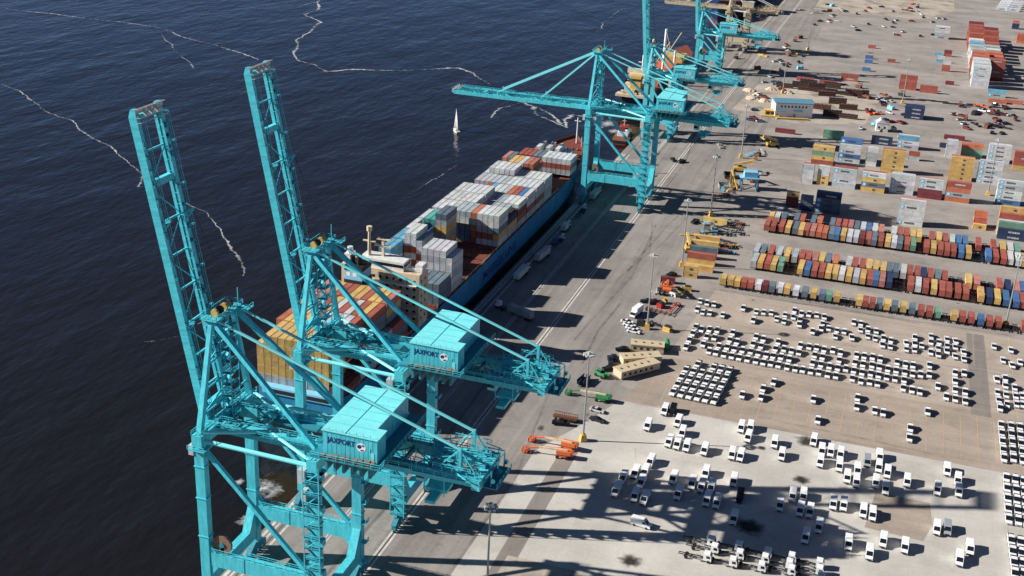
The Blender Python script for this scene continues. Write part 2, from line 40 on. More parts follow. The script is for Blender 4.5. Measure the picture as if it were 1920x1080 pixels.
def mat(name, c, rough=0.6, metal=0.0, var=0.12, scale=0.6, bump=0.0, bscale=8.0, spec=0.4, dirt=None, stretch=None):
    m, nt, b = new_mat(name); N = nt.nodes; L = nt.links
    tc = N.new('ShaderNodeTexCoord')
    vec = tc.outputs['Object']
    if stretch:
        mp = N.new('ShaderNodeMapping'); mp.inputs['Scale'].default_value = stretch
        L.new(vec, mp.inputs['Vector']); vec = mp.outputs['Vector']
    n = N.new('ShaderNodeTexNoise'); n.inputs['Scale'].default_value = scale; n.inputs['Detail'].default_value = 6; n.inputs['Roughness'].default_value = .65
    L.new(vec, n.inputs['Vector'])
    ramp = N.new('ShaderNodeValToRGB')
    lo = [v * (1 - var) for v in c]; hi = [min(1, v * (1 + var)) for v in c]
    if dirt: lo = dirt
    ramp.color_ramp.elements[0].color = (*lo, 1); ramp.color_ramp.elements[1].color = (*hi, 1)
    ramp.color_ramp.elements[0].position = .3; ramp.color_ramp.elements[1].position = .68
    L.new(n.outputs['Fac'], ramp.inputs['Fac']); L.new(ramp.outputs['Color'], b.inputs['Base Color'])
    b.inputs['Roughness'].default_value = rough; b.inputs['Metallic'].default_value = metal
    b.inputs['Specular IOR Level'].default_value = spec
    if bump:
        n2 = N.new('ShaderNodeTexNoise'); n2.inputs['Scale'].default_value = bscale; n2.inputs['Detail'].default_value = 4
        L.new(tc.outputs['Object'], n2.inputs['Vector'])
        bp = N.new('ShaderNodeBump'); bp.inputs['Strength'].default_value = bump; bp.inputs['Distance'].default_value = .1
        L.new(n2.outputs['Fac'], bp.inputs['Height']); L.new(bp.outputs['Normal'], b.inputs['Normal'])
    return m

def object_colour_mat(name, rough=.5, corr=True, dirt=.28):
    m, nt, b = new_mat(name); N = nt.nodes; L = nt.links
    oi = N.new('ShaderNodeObjectInfo'); tc = N.new('ShaderNodeTexCoord')
    mp = N.new('ShaderNodeMapping'); L.new(tc.outputs['Object'], mp.inputs['Vector'])
    cb = N.new('ShaderNodeCombineXYZ'); mu = N.new('ShaderNodeMath'); mu.operation = 'MULTIPLY'; mu.inputs[1].default_value = 90
    L.new(oi.outputs['Random'], mu.inputs[0]); L.new(mu.outputs[0], cb.inputs[0]); L.new(mu.outputs[0], cb.inputs[1]); L.new(cb.outputs[0], mp.inputs['Location'])
    n = N.new('ShaderNodeTexNoise'); n.inputs['Scale'].default_value = .3; n.inputs['Detail'].default_value = 4
    L.new(mp.outputs['Vector'], n.inputs['Vector'])
    rp = N.new('ShaderNodeValToRGB'); rp.color_ramp.elements[0].position = .35; rp.color_ramp.elements[1].position = .7
    rp.color_ramp.elements[0].color = (1, 1, 1, 1); rp.color_ramp.elements[1].color = (1 - dirt, 1 - dirt, 1 - dirt, 1)
    L.new(n.outputs['Fac'], rp.inputs['Fac'])
    mx = N.new('ShaderNodeMix'); mx.data_type = 'RGBA'; mx.blend_type = 'MULTIPLY'; mx.inputs['Factor'].default_value = 1
    L.new(oi.outputs['Color'], mx.inputs['A']); L.new(rp.outputs['Color'], mx.inputs['B'])
    o_ = mx.outputs['Result']
    if corr:
        m2 = N.new('ShaderNodeMapping'); m2.inputs['Scale'].default_value = (2.2, 2.2, .35); L.new(mp.outputs['Vector'], m2.inputs['Vector'])
        n2 = N.new('ShaderNodeTexNoise'); n2.inputs['Scale'].default_value = 1.0; n2.inputs['Detail'].default_value = 6; L.new(m2.outputs['Vector'], n2.inputs['Vector'])
        r2 = N.new('ShaderNodeValToRGB'); r2.color_ramp.elements[0].position = .55; r2.color_ramp.elements[1].position = .72
        r2.color_ramp.elements[0].color = (0, 0, 0, 1); r2.color_ramp.elements[1].color = (.3, .3, .3, 1); L.new(n2.outputs['Fac'], r2.inputs['Fac'])
        m3 = N.new('ShaderNodeMix'); m3.data_type = 'RGBA'; L.new(r2.outputs['Color'], m3.inputs['Factor']); L.new(o_, m3.inputs['A']); m3.inputs['B'].default_value = (.16, .11, .085, 1); o_ = m3.outputs['Result']
    L.new(o_, b.inputs['Base Color'])
    b.inputs['Roughness'].default_value = rough; b.inputs['Specular IOR Level'].default_value = .3
    if corr:
        w = N.new('ShaderNodeTexWave'); w.wave_type = 'BANDS'; w.bands_direction = 'X'; w.inputs['Scale'].default_value = 1.1
        L.new(tc.outputs['Object'], w.inputs['Vector'])
        bp = N.new('ShaderNodeBump'); bp.inputs['Strength'].default_value = .5; bp.inputs['Distance'].default_value = .06
        L.new(w.outputs['Fac'], bp.inputs['Height']); L.new(bp.outputs['Normal'], b.inputs['Normal'])
    return m

TEAL = mat('teal_paint', (.085, .57, .66), .45, 0, .1, 1.3, dirt=(.05, .39, .47), stretch=(1, 1, .22))
TEAL_L = mat('teal_roof_sheet', (.20, .72, .76), .45, 0, .08, .25)
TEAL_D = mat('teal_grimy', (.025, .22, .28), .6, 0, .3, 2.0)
PALE_TEAL = mat('faded_teal', (.10, .54, .62), .5, 0, .12, .4)
STEEL = mat('galvanised_steel', (.33, .34, .33), .45, .3, .2, 3)
DARK = mat('dark_steel', (.035, .035, .04), .6, .2, .3, 3)
BLACK = mat('black_rubber', (.012, .012, .013), .7, 0, .2, 3)
RUST = mat('rusty_steel', (.16, .06, .035), .8, 0, .4, 2)
BROWN = mat('brown_motor_housing', (.22, .13, .09), .7, 0, .4, 3)
WHITE = mat('white_paint', (.78, .79, .8), .4, 0, .05, 1.0)
WHITE_D = mat('weathered_white', (.62, .62, .6), .5, 0, .2, .6)
CREAM = mat('cream_paint', (.60, .49, .34), .5, 0, .25, .4)
GLASS = mat('dark_window_glass', (.012, .015, .02), .08, 0, .1, 1, spec=.6)
YEL = mat('yellow_paint', (.56, .37, .10), .5, 0, .15, 1)
ORANGE = mat('orange_paint', (.66, .15, .05), .45, 0, .12, 1)
GREEN = mat('green_paint', (.045, .22, .09), .45, 0, .12, 1)
NAVY = mat('navy_letter_paint', (.012, .03, .15), .5, 0, .1, 1)
LIGHTBLUE = mat('light_blue_paint', (.22, .52, .72), .5, 0, .1, 1)
LETTER = mat('grey_letter_paint', (.06, .07, .09), .6, 0, .1, 1)
LETTER_W = mat('white_letter_paint', (.75, .74, .72), .6, 0, .1, 1)
HULL = mat('blue_hull_paint', (.025, .23, .42), .45, 0, .14, .3, dirt=(.02, .15, .27), stretch=(1, 1, .3))
BOOT = mat('dark_boot_top', (.012, .015, .02), .5, 0, .3, .2)
DECK = mat('red_brown_deck', (.17, .045, .03), .7, 0, .3, .4)
BEIGE = mat('beige_sheet', (.52, .43, .29), .6, 0, .1, .3)
TAN = mat('tan_sand', (.52, .42, .31), .9, 0, .2, .4, .4, 2)
NAVYHULL = mat('navy_hull', (.008, .018, .07), .4, 0, .2, .1)
REDHULL = mat('red_antifouling', (.35, .03, .02), .6, 0, .2, .2)
ROOFBLUE = mat('blue_grey_roof', (.10, .25, .33), .5, 0, .12, .4)
PALEGREY = mat('pale_grey_paint', (.45, .46, .46), .5, 0, .15, .6)
ROPE = mat('wire_rope', (.05, .06, .065), .6, .3, .1, 1)
SAILCLOTH = mat('white_sailcloth', (.42, .43, .44), .7, 0, .04, .5)
CONT = object_colour_mat('container_paint')
BODY = object_colour_mat('vehicle_paint', .3, False, .06)

# ------------------------------------------------------------------ mesh builder
class MB:
    def __init__(s): s.v = []; s.f = []; s.mi = []
    def add(s, vs, fs, mi=0):
        o = len(s.v); s.v += [tuple(v) for v in vs]; s.f += [tuple(i + o for i in f) for f in fs]; s.mi += [mi] * len(fs)
    def box(s, x0, x1, y0, y1, z0, z1, mi=0):
        s.add([(x0, y0, z0), (x1, y0, z0), (x1, y1, z0), (x0, y1, z0), (x0, y0, z1), (x1, y0, z1), (x1, y1, z1), (x0, y1, z1)],
              [(0, 3, 2, 1), (4, 5, 6, 7), (0, 1, 5, 4), (1, 2, 6, 5), (2, 3, 7, 6), (3, 0, 4, 7)], mi); return s
    def loft(s, rings, mi=0, cap=True):
        n = len(rings[0]); o = []
        for r in rings: o += list(r)
        fs = []
        for k in range(len(rings) - 1):
            for i in range(n):
                j = (i + 1) % n; fs.append((k * n + i, k * n + j, (k + 1) * n + j, (k + 1) * n + i))
        if cap:
            fs.append(tuple(range(n))[::-1]); fs.append(tuple((len(rings) - 1) * n + i for i in range(n)))
        s.add(o, fs, mi); return s
    def _frame(s, p, q):
        p = Vector(p); q = Vector(q); d = (q - p).normalized()
        up = Vector((0, 0, 1)) if abs(d.z) < .97 else Vector((1, 0, 0))
        a = d.cross(up).normalized(); b = a.cross(d).normalized(); return p, q, a, b
    def beam(s, p, q, w, h, mi=0, w2=None, h2=None):
        p, q, a, b = s._frame(p, q); w2 = w if w2 is None else w2; h2 = h if h2 is None else h2
        r = lambda c, ww, hh: [c - a * ww / 2 - b * hh / 2, c + a * ww / 2 - b * hh / 2, c + a * ww / 2 + b * hh / 2, c - a * ww / 2 + b * hh / 2]
        return s.loft([r(p, w, h), r(q, w2, h2)], mi)
    def tube(s, p, q, r, mi=0, n=6, r2=None):
        p, q, a, b = s._frame(p, q); r2 = r if r2 is None else r2
        c = lambda o, rr: [o + a * math.cos(2 * math.pi * i / n) * rr + b * math.sin(2 * math.pi * i / n) * rr for i in range(n)]
        return s.loft([c(p, r), c(q, r2)], mi)
    def prism(s, poly, axis, a0, a1, mi=0):
        f = {'x': lambda u, v, w: (w, u, v), 'y': lambda u, v, w: (u, w, v), 'z': lambda u, v, w: (u, v, w)}[axis]
        return s.loft([[f(u, v, a0) for u, v in poly], [f(u, v, a1) for u, v in poly]], mi)
    def rail(s, p, q, h=1.1, r=.06, step=2.6, mi=0):
        p = Vector(p); q = Vector(q); n = max(1, int((q - p).length / step)); z = Vector((0, 0, h))
        for i in range(n + 1):
            c = p.lerp(q, i / n); s.beam(c, c + z, r * 2, r * 2, mi)
        s.beam(p + z, q + z, r * 2, r * 2, mi); s.beam(p + z / 2, q + z / 2, r * 1.4, r * 1.4, mi)
    def mesh(s, name, mats, smooth=False):
        me = bpy.data.meshes.new(name); me.from_pydata(s.v, [], s.f)
        for m in mats: me.materials.append(m)
        for p, i in zip(me.polygons, s.mi): p.material_index = i; p.use_smooth = smooth
        import bmesh
        bm = bmesh.new(); bm.from_mesh(me); bmesh.ops.recalc_face_normals(bm, faces=bm.faces); bm.to_mesh(me); bm.free()
        return me
    def build(s, name, mats, parent=None, loc=None, smooth=False):
        if not isinstance(mats, (list, tuple)): mats = [mats]
        return link(name, s.mesh(name, mats, smooth), parent, loc)

def link(name, me, parent=None, loc=None):
    o = bpy.data.objects.new(name, me); col.objects.link(o)
    if parent: o.parent = parent
    if loc: o.location = loc
    return o
def tag(o, label=None, cat=None, group=None, kind=None):
    if label: o['label'] = label
    if cat: o['category'] = cat
    if group: o['group'] = group
    if kind: o['kind'] = kind
    return o
def empty(name, loc=(0, 0, 0), rz=0):
    o = bpy.data.objects.new(name, None); col.objects.link(o); o.location = loc; o.rotation_euler = (0, 0, rz); return o
KIDS = {}
def copy_tree(o, parent=None):
    c = o.copy(); col.objects.link(c)
    if parent: c.parent = parent
    for ch in list(o.children): copy_tree(ch, c)
    return c
class Proto:
    """first placing moves the thing itself, later ones place copies of it and its parts"""
    def __init__(s, o): s.o = o; s.used = False; s.kids = bool(o.children)
    def place(s, loc, rz=0, label=None, colour=None, group=None, cat=None):
        if not s.used: c = s.o; s.used = True
        else: c = copy_tree(s.o)
        c.location = loc; c.rotation_euler = (0, 0, rz)
        if colour:
            c.color = (*colour, 1)
            for k in c.children: k.color = (*colour, 1)
        return tag(c, label, cat, group)
def text_mesh(body, size, mat_, name='lettering', parent=None, extrude=.01):
    cu = bpy.data.curves.new(name, 'FONT'); cu.body = body; cu.size = size; cu.extrude = extrude; cu.resolution_u = 2
    cu.align_x = 'LEFT'; cu.offset = .025 * size
    t = bpy.data.objects.new('tmp', cu); col.objects.link(t)
    dg = bpy.context.evaluated_depsgraph_get(); dg.update()
    me = bpy.data.meshes.new_from_object(t.evaluated_get(dg)); bpy.data.objects.remove(t); bpy.data.curves.remove(cu)
    me.materials.clear(); me.materials.append(mat_)
    return me
def nth(n):
    return '%d%s' % (n, 'th' if 10 <= n % 100 <= 20 else {1: 'st', 2: 'nd', 3: 'rd'}.get(n % 10, 'th'))

# ------------------------------------------------------------------ camera, light, world
c = CAM
cd = bpy.data.cameras.new('camera'); cam = bpy.data.objects.new('camera', cd); col.objects.link(cam)
rt, up, fw = Vector(c['rt']), Vector(c['up']), Vector(c['fw'])
cam.matrix_world = Matrix(((rt.x, up.x, -fw.x, c['loc'][0]), (rt.y, up.y, -fw.y, c['loc'][1]), (rt.z, up.z, -fw.z, c['loc'][2]), (0, 0, 0, 1)))
cd.lens = c['lens']; cd.sensor_width = 36; cd.clip_start = 1; cd.clip_end = 20000
scene.camera = cam
AZ, EL = 18.2, 29.6
sd = bpy.data.lights.new('sun', 'SUN'); sd.energy = 5.0; sd.angle = R(.5); sd.color = (1, .95, .87)
so = bpy.data.objects.new('sun', sd); col.objects.link(so)
dv = Vector((math.cos(R(AZ)) * math.cos(R(EL)), math.sin(R(AZ)) * math.cos(R(EL)), -math.sin(R(EL))))
so.rotation_euler = dv.to_track_quat('-Z', 'Y').to_euler(); so.location = (0, 0, 500)
w = bpy.data.worlds.new('World'); scene.world = w; w.use_nodes = True
nt = w.node_tree; bg = nt.nodes['Background']
sky = nt.nodes.new('ShaderNodeTexSky'); sky.sky_type = 'NISHITA'; sky.sun_disc = False
sky.sun_elevation = R(EL); sky.sun_rotation = R(270 - AZ); sky.altitude = 100; sky.air_density = .42; sky.dust_density = .4; sky.ozone_density = 4.5
nt.links.new(sky.outputs[0], bg.inputs[0]); bg.inputs[1].default_value = .05
scene.view_settings.view_transform = 'Standard'; scene.view_settings.look = 'None'; scene.view_settings.exposure = 0.7; scene.view_settings.gamma = 1

# ------------------------------------------------------------------ setting: water, quay, paving
def sheet(name, pts, z, m, label=None):
    me = bpy.data.meshes.new(name); me.from_pydata([(x, y, z) for x, y in pts], [], [tuple(range(len(pts)))]); me.materials.append(m)
    return tag(link(name, me), label, None, None, 'structure')

def water_mat():
    m, nt, b = new_mat('harbour_water'); N = nt.nodes; L = nt.links
    b.inputs['Base Color'].default_value = (.010, .0095, .009, 1); b.inputs['Roughness'].default_value = .12; b.inputs['IOR'].default_value = 1.42
    b.inputs['Specular IOR Level'].default_value = .5
    tc = N.new('ShaderNodeTexCoord'); mp = N.new('ShaderNodeMapping'); L.new(tc.outputs['Object'], mp.inputs['Vector'])
    mp.inputs['Rotation'].default_value = (0, 0, R(25)); mp.inputs['Scale'].default_value = (1, .45, 1)
    h = None
    for sc, st in ((.03, .7), (.11, .65), (.5, .28)):
        n = N.new('ShaderNodeTexNoise'); n.inputs['Scale'].default_value = sc; n.inputs['Detail'].default_value = 4; n.inputs['Roughness'].default_value = .6
        L.new(mp.outputs['Vector'], n.inputs['Vector'])
        bp = N.new('ShaderNodeBump'); bp.inputs['Strength'].default_value = st; bp.inputs['Distance'].default_value = .28 / sc * .3
        L.new(n.outputs['Fac'], bp.inputs['Height'])
        if h: L.new(h, bp.inputs['Normal'])
        h = bp.outputs['Normal']
    L.new(h, b.inputs['Normal'])
    return m
WATER = water_mat()
water = sheet('water', [(-6000, -800), (-100, -800), (-100, 7000), (-6000, 7000)], -3.0, WATER, 'dark rippled harbour water along the quay')

def paving(name, c, var=.1, streak=(.03, .006, 1), grid=None, spots=.0, gscale=.12):
    m, nt, b = new_mat(name); N = nt.nodes; L = nt.links
    tc = N.new('ShaderNodeTexCoord')
    def noise(scale, stretch=None, detail=6):
        v = tc.outputs['Object']
        if stretch:
            mp = N.new('ShaderNodeMapping'); mp.inputs['Scale'].default_value = stretch; L.new(v, mp.inputs['Vector']); v = mp.outputs['Vector']
        n = N.new('ShaderNodeTexNoise'); n.inputs['Scale'].default_value = scale; n.inputs['Detail'].default_value = detail; n.inputs['Roughness'].default_value = .65
        L.new(v, n.inputs['Vector']); return n.outputs['Fac']
    def ramp(f, a, bb, p0=.3, p1=.7):
        r = N.new('ShaderNodeValToRGB'); r.color_ramp.elements[0].position = p0; r.color_ramp.elements[1].position = p1
        r.color_ramp.elements[0].color = (a, a, a, 1); r.color_ramp.elements[1].color = (bb, bb, bb, 1); L.new(f, r.inputs['Fac']); return r.outputs['Color']
    def mul(a, bb):
        x = N.new('ShaderNodeMix'); x.data_type = 'RGBA'; x.blend_type = 'MULTIPLY'; x.inputs['Factor'].default_value = 1
        L.new(a, x.inputs['A']); L.new(bb, x.inputs['B']); return x.outputs['Result']
    base = N.new('ShaderNodeRGB'); base.outputs[0].default_value = (*c, 1)
    o = mul(base.outputs[0], ramp(noise(.035), 1 - var, 1 + var))
    o = mul(o, ramp(noise(1.0, streak, 5), 1 - var * 1.1, 1 + var * .8, .35, .65))
    o = mul(o, ramp(noise(.9, None, 8), 1 - var * .7, 1 + var * .6))
    if grid:
        br = N.new('ShaderNodeTexBrick'); br.inputs['Scale'].default_value = 1; br.offset = 0
        br.inputs['Brick Width'].default_value = grid[0]; br.inputs['Row Height'].default_value = grid[1]; br.inputs['Mortar Size'].default_value = .05
        br.inputs['Color1'].default_value = (1, 1, 1, 1); br.inputs['Color2'].default_value = (.95, .95, .94, 1); br.inputs['Mortar'].default_value = (.86, .85, .84, 1)
        L.new(tc.outputs['Object'], br.inputs['Vector']); o = mul(o, br.outputs['Color'])
    if spots: o = mul(o, ramp(noise(gscale, None, 3), 1 - spots, 1, .36, .46))
    L.new(o, b.inputs['Base Color']); b.inputs['Roughness'].default_value = .85; b.inputs['Specular IOR Level'].default_value = .2
    return m
YARDG = paving('yard_asphalt', (.305, .276, .252), .16, (.02, .05, 1), None, .14)
APRON = paving('apron_asphalt', (.26, .24, .222), .17, (.22, .006, 1), None, .12, .08)
CONC = paving('pale_concrete', (.50, .475, .437), .1, (.03, .03, 1), (7.5, 7.5), .1, .05)
PARK = paving('brown_asphalt', (.34, .285, .238), .13, (.015, .12, 1), None, .12)
SANDY = paving('sandy_ground', (.40, .35, .295), .18, (.06, .06, 1), None, .25, .06)
LANE = paving('lane_asphalt', (.24, .215, .195), .1, (.2, .01, 1), None, .1)
STAIN = mat('oil_stain', (.07, .055, .045), .7, 0, .5, .8)
LINE_W = mat('worn_white_line', (.5, .47, .43), .8, 0, .3, .5)
LINE_Y = mat('worn_yellow_line', (.5, .36, .2), .8, 0, .3, .4)
RAILM = mat('rail_steel', (.08, .07, .065), .5, .5, .2, 2)
qx = -146.0
m = MB(); m.box(qx, 3500, -600, 7000, -6, 0)
tag(m.build('ground', YARDG), 'wide grey brown asphalt yard of the terminal', kind='structure')
sheet('quay_apron', [(qx, -600), (-84, -600), (-79, 300), (-74, 420), (-76, 760), (-78, 1500), (qx, 1500)], .008, APRON, 'grey wharf apron under the cranes')
sheet('concrete_paving', [(-93, 100), (600, 100), (600, 361.5), (-73.5, 361.5), (-79, 345), (-90, 318)], .016, CONC, 'pale concrete paving where the vans are parked')
sheet('car_park_asphalt', [(-73, 361.6), (600, 361.6), (600, 402), (-66, 402)], .014, PARK, 'brown asphalt of the car park, nearer part')
sheet('car_park_asphalt', [(-66, 402), (600, 402), (600, 474), (-60, 474)], .0145, paving('buff_asphalt', (.375, .32, .272), .12, (.015, .12, 1), None, .1), 'buff asphalt of the car park, farther part')
sheet('lane_paving', [(-82.5, 150), (-77.2, 150), (-77.2, 322), (-82.5, 322)], .021, LANE, 'grey strip in the pale concrete beside the apron')
sheet('lane_paving', [(40.3, 399), (46.8, 399), (46.2, 472), (39.7, 472)], .03, LANE, 'dark lane strip beside the car park')
sheet('asphalt_patch', [(10, 313), (26, 312), (28.5, 322), (27.5, 334), (12, 334)], .026, PARK, 'brown asphalt patch in the pale concrete')
sheet('sandy_ground', [(-104, 800), (-60, 782), (-18, 800), (-12, 880), (-60, 905), (-98, 890)], .012, SANDY, 'sandy ground round the low white building')
sheet('sandy_ground', [(-95, 1265), (10, 1265), (40, 1340), (40, 1500), (-95, 1500)], .012, SANDY, 'pale sandy ground at the far end')
sheet('sandy_ground', [(-80, 200), (-30, 200), (-36, 249), (-62, 262), (-80, 262)], .024, SANDY, 'bare sandy strip at the near edge')
# crane rails in pale concrete strips, yellow bay lines
def strips(name, items, z, mt, label):
    m = MB()
    for x0, x1, y0, y1 in items: m.add([(x0, y0, z), (x1, y0, z), (x1, y1, z), (x0, y1, z)], [(0, 1, 2, 3)])
    return tag(m.build(name, mt), label, kind='structure')
RX, WX = -112.4, -142.0
strips('rail_strips', [(RX - .95, RX - .3, 150, 1400), (RX + .3, RX + .95, 150, 1400), (WX - 1.6, WX - .9, 150, 660), (WX + .9, WX + 1.6, 150, 660), (-128.8, -128.45, 150, 1400), (-127.9, -127.5, 150, 1400), (-145.2, -144.2, 150, 660)], .02, LINE_W, 'pale strips beside the crane rails')
strips('crane_rails', [(RX - .12, RX + .12, 150, 1400), (WX - .12, WX + .12, 150, 1400), (-126.12, -125.88, 640, 1400)], .024, RAILM, 'crane rails set in the apron')
its = []
for i in range(24): its.append((-66 + i * 5.4, -65.85 + i * 5.4, 366, 398))
for i in range(22): its.append((-60 + i * 5.1, -59.87 + i * 5.1, 440, 472))
for y in (364.5, 382, 398.5, 404, 439, 456): its.append((-66, 47, y, y + .16))
strips('parking_lines', its, .032, LINE_Y, 'faint yellow parking bay lines')
strips('parking_lines', [(55.3, 55.6, 240, 474), (49, 49.2, 230, 362)], .036, LINE_Y, 'faint yellow line along the right lane')
def alpha_mat(name, c, scale, p0, p1, pw=1.0):
    m, nt, b = new_mat(name); N = nt.nodes; L = nt.links
    b.inputs['Base Color'].default_value = (*c, 1); b.inputs['Roughness'].default_value = .8; b.inputs['Specular IOR Level'].default_value = .2
    tc = N.new('ShaderNodeTexCoord'); n = N.new('ShaderNodeTexNoise'); n.inputs['Scale'].default_value = scale; n.inputs['Detail'].default_value = 8; n.inputs['Roughness'].default_value = .7
    L.new(tc.outputs['Object'], n.inputs['Vector'])
    at = N.new('ShaderNodeAttribute'); at.attribute_name = 'fade'
    ad = N.new('ShaderNodeMath'); ad.operation = 'MULTIPLY_ADD'; ad.inputs[1].default_value = 1.0; L.new(n.outputs['Fac'], ad.inputs[0]); L.new(at.outputs['Fac'], ad.inputs[2])
    r = N.new('ShaderNodeValToRGB'); r.color_ramp.elements[0].position = p0; r.color_ramp.elements[1].position = p1
    r.color_ramp.elements[1].color = (pw, pw, pw, 1); r.color_ramp.elements[0].color = (0, 0, 0, 1)
    h = N.new('ShaderNodeMath'); h.operation = 'MULTIPLY'; h.inputs[1].default_value = .5; L.new(ad.outputs[0], h.inputs[0])
    L.new(h.outputs[0], r.inputs['Fac']); L.new(r.outputs['Color'], b.inputs['Alpha'])
    return m
class Fade(MB):
    def __init__(s): super().__init__(); s.fd = []
    def blob(s, x, y, z, rx, ry, n=20, mid=1.0):
        o = len(s.v); s.v.append((x, y, z)); s.fd.append(mid)
        for i in range(n):
            k = random.uniform(.8, 1.1); s.v.append((x + math.cos(2 * math.pi * i / n) * rx * k, y + math.sin(2 * math.pi * i / n) * ry * k, z)); s.fd.append(0)
        for i in range(n): s.f.append((o, o + 1 + i, o + 1 + (i + 1) % n)); s.mi.append(0)
    def out(s, name, mt):
        me = s.mesh(name, [mt]); at = me.attributes.new('fade', 'FLOAT', 'POINT'); at.data.foreach_set('value', s.fd); return link(name, me)
PATCHM = alpha_mat('oil_stain', (.03, .026, .022), .35, .40, .62, .85)
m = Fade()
for x, y, r in DARK_PATCHES: m.blob(x, y, .04, r * 1.3, r * 1.2)  # measured dark patches; the first is a wide dark oval
for i in range(90):
    r = random.uniform(.6, 2.6); m.blob(random.uniform(-130, 60), random.uniform(250, 900), .042, r, r * random.uniform(.5, 2.2), 12, random.uniform(.2, .6))
tag(m.out('stains_and_patches', PATCHM), 'dark oil stains and dark patches on the paving', kind='structure')
TYREM = alpha_mat('tyre_marks', (.05, .046, .042), .25, .40, .72, .45)
def track(pts, wd, amt, z, m):
    P = [Vector((x, y, 0)) for x, y in pts]; Q = []
    for a, b in zip(P, P[1:]):
        n = max(2, int((b - a).length / 6)); Q += [a.lerp(b, i / n) for i in range(n)]
    Q.append(P[-1]); base = len(m.v); ph = random.uniform(0, 9)
    for i, q in enumerate(Q):
        t = (Q[min(i + 1, len(Q) - 1)] - Q[max(i - 1, 0)]).normalized(); nn = Vector((-t.y, t.x, 0)); q = q + nn * 1.2 * math.sin(i * .12 + ph)
        for s_, v in ((1, 0), (0, amt), (-1, 0)): p = q + nn * wd * s_; m.v.append((p.x, p.y, z)); m.fd.append(v)
        if i:
            k = base + 3 * i
            for j in (0, 1): m.f.append((k - 3 + j, k - 2 + j, k + 1 + j, k + j)); m.mi.append(0)
m = Fade()
for i in range(26):
    x = random.uniform(-124, -84); y = random.uniform(180, 900); L_ = random.uniform(60, 260); track([(x, y), (x + random.uniform(-5, 5), y + L_ / 2), (x + random.uniform(-9, 9), y + L_)], random.uniform(.5, 1.6), random.uniform(.3, .75), .046 + i * .0006, m)
for i in range(26):
    y = random.choice((410, 476, 495, 540, 592, 625, 640, 680, 730, 365, 401, 437)) + random.uniform(-4, 4); x = random.uniform(-70, 10); L_ = random.uniform(40, 110); track([(x, y), (x + L_ / 2, y + random.uniform(-2, 2)), (x + L_, y + random.uniform(-3, 3))], random.uniform(.5, 1.5), random.uniform(.3, .7), .064 + i * .0006, m)
for i in range(14):
    x, y = random.uniform(-70, 40), random.uniform(275, 355); a = random.uniform(0, 6.3); r = random.uniform(8, 30); track([(x + r * math.cos(a + k * .25), y + r * math.sin(a + k * .25)) for k in range(7)], random.uniform(.3, .7), random.uniform(.25, .5), .082 + i * .0006, m)
tag(m.out('tyre_marks', TYREM), 'dark tyre marks along the apron and the lanes', kind='structure')
# foam
FOAMM = alpha_mat('foam', (.55, .56, .57), .6, .46, .72)
def ribbon(pts, wd, amt, faint):
    P = [Vector((x, y, 0)) for x, y in pts]; Q = []
    for a, b in zip(P, P[1:]):
        n = max(2, int((b - a).length / 2.0))
        for i in range(n): Q.append(a.lerp(b, i / n))
    Q.append(P[-1]); mb = Fade(); ph = random.uniform(0, 9); off = 0
    for i, q in enumerate(Q):
        t = (Q[min(i + 1, len(Q) - 1)] - Q[max(i - 1, 0)]).normalized(); nn = Vector((-t.y, t.x, 0))
        off = off * .9 + random.uniform(-.55, .55)
        q = q + nn * (1.0 * math.sin(i * .21 + ph) + off)
        ww = wd * random.uniform(.5, 1.5) * (.5 + .9 * math.sin(i * .07 + ph) ** 2)
        f = amt * random.uniform(.7, 1.12) * (.86 + .2 * math.sin(i * .16 + ph * 2))
        for s_, v in ((1, 0), (0, f), (-1, 0)): p = q + nn * ww * s_; mb.v.append((p.x, p.y, -2.9)); mb.fd.append(v)
        if i:
            k = 3 * i
            for j in (0, 1): mb.f.append((k - 3 + j, k - 2 + j, k + 1 + j, k + j)); mb.mi.append(0)
    return tag(mb.out('foam_streak', FOAMM), faint, 'foam', None, 'stuff')
for i, l in enumerate(FOAM):
    wd, amt = [(1.3, .95), (1.3, .95), (2.4, 1.0), (2.6, .84), (1.5, .78), (2.8, .98), (2.6, .9), (1.8, .8), (3.2, .95), (1.4, .72), (1.6, .72), (1.0, .68), (1.0, .66)][i]
    ribbon(l, wd, amt, 'thin broken line of white foam on the dark water')
m = Fade()
for x, y, r in FOAMBLOB: m.blob(x, y, -2.86, r, r * 1.7, 24, .85)
tag(m.out('foam_patches', FOAMM), 'white churned foam beside the quay and the tug', 'foam', None, 'stuff')
# ------------------------------------------------------------------ ship-to-shore cranes
def logo_mesh(r):
    mb = MB(); n = 24
    mb.add([(math.cos(2 * math.pi * i / n) * r, math.sin(2 * math.pi * i / n) * r, 0) for i in range(n)], [tuple(range(n))], 0)
    def blob(cx, cy, a, bq, rot, mi):
        mb.add([(cx + math.cos(rot) * math.cos(t) * a - math.sin(rot) * math.sin(t) * bq, cy + math.sin(rot) * math.cos(t) * a + math.cos(rot) * math.sin(t) * bq, .02) for t in [2 * math.pi * i / 14 for i in range(14)]], [tuple(range(14))], mi)
    blob(-.38 * r, .12 * r, .5 * r, .42 * r, .5, 1); blob(.42 * r, .45 * r, .3 * r, .2 * r, -.6, 1); blob(.2 * r, -.62 * r, .42 * r, .16 * r, .3, 1)
    return mb.mesh('logo', [WHITE, NAVY])
LOGO = logo_mesh(1.0)
JAX = text_mesh('JAXPORT', 1.9, NAVY)

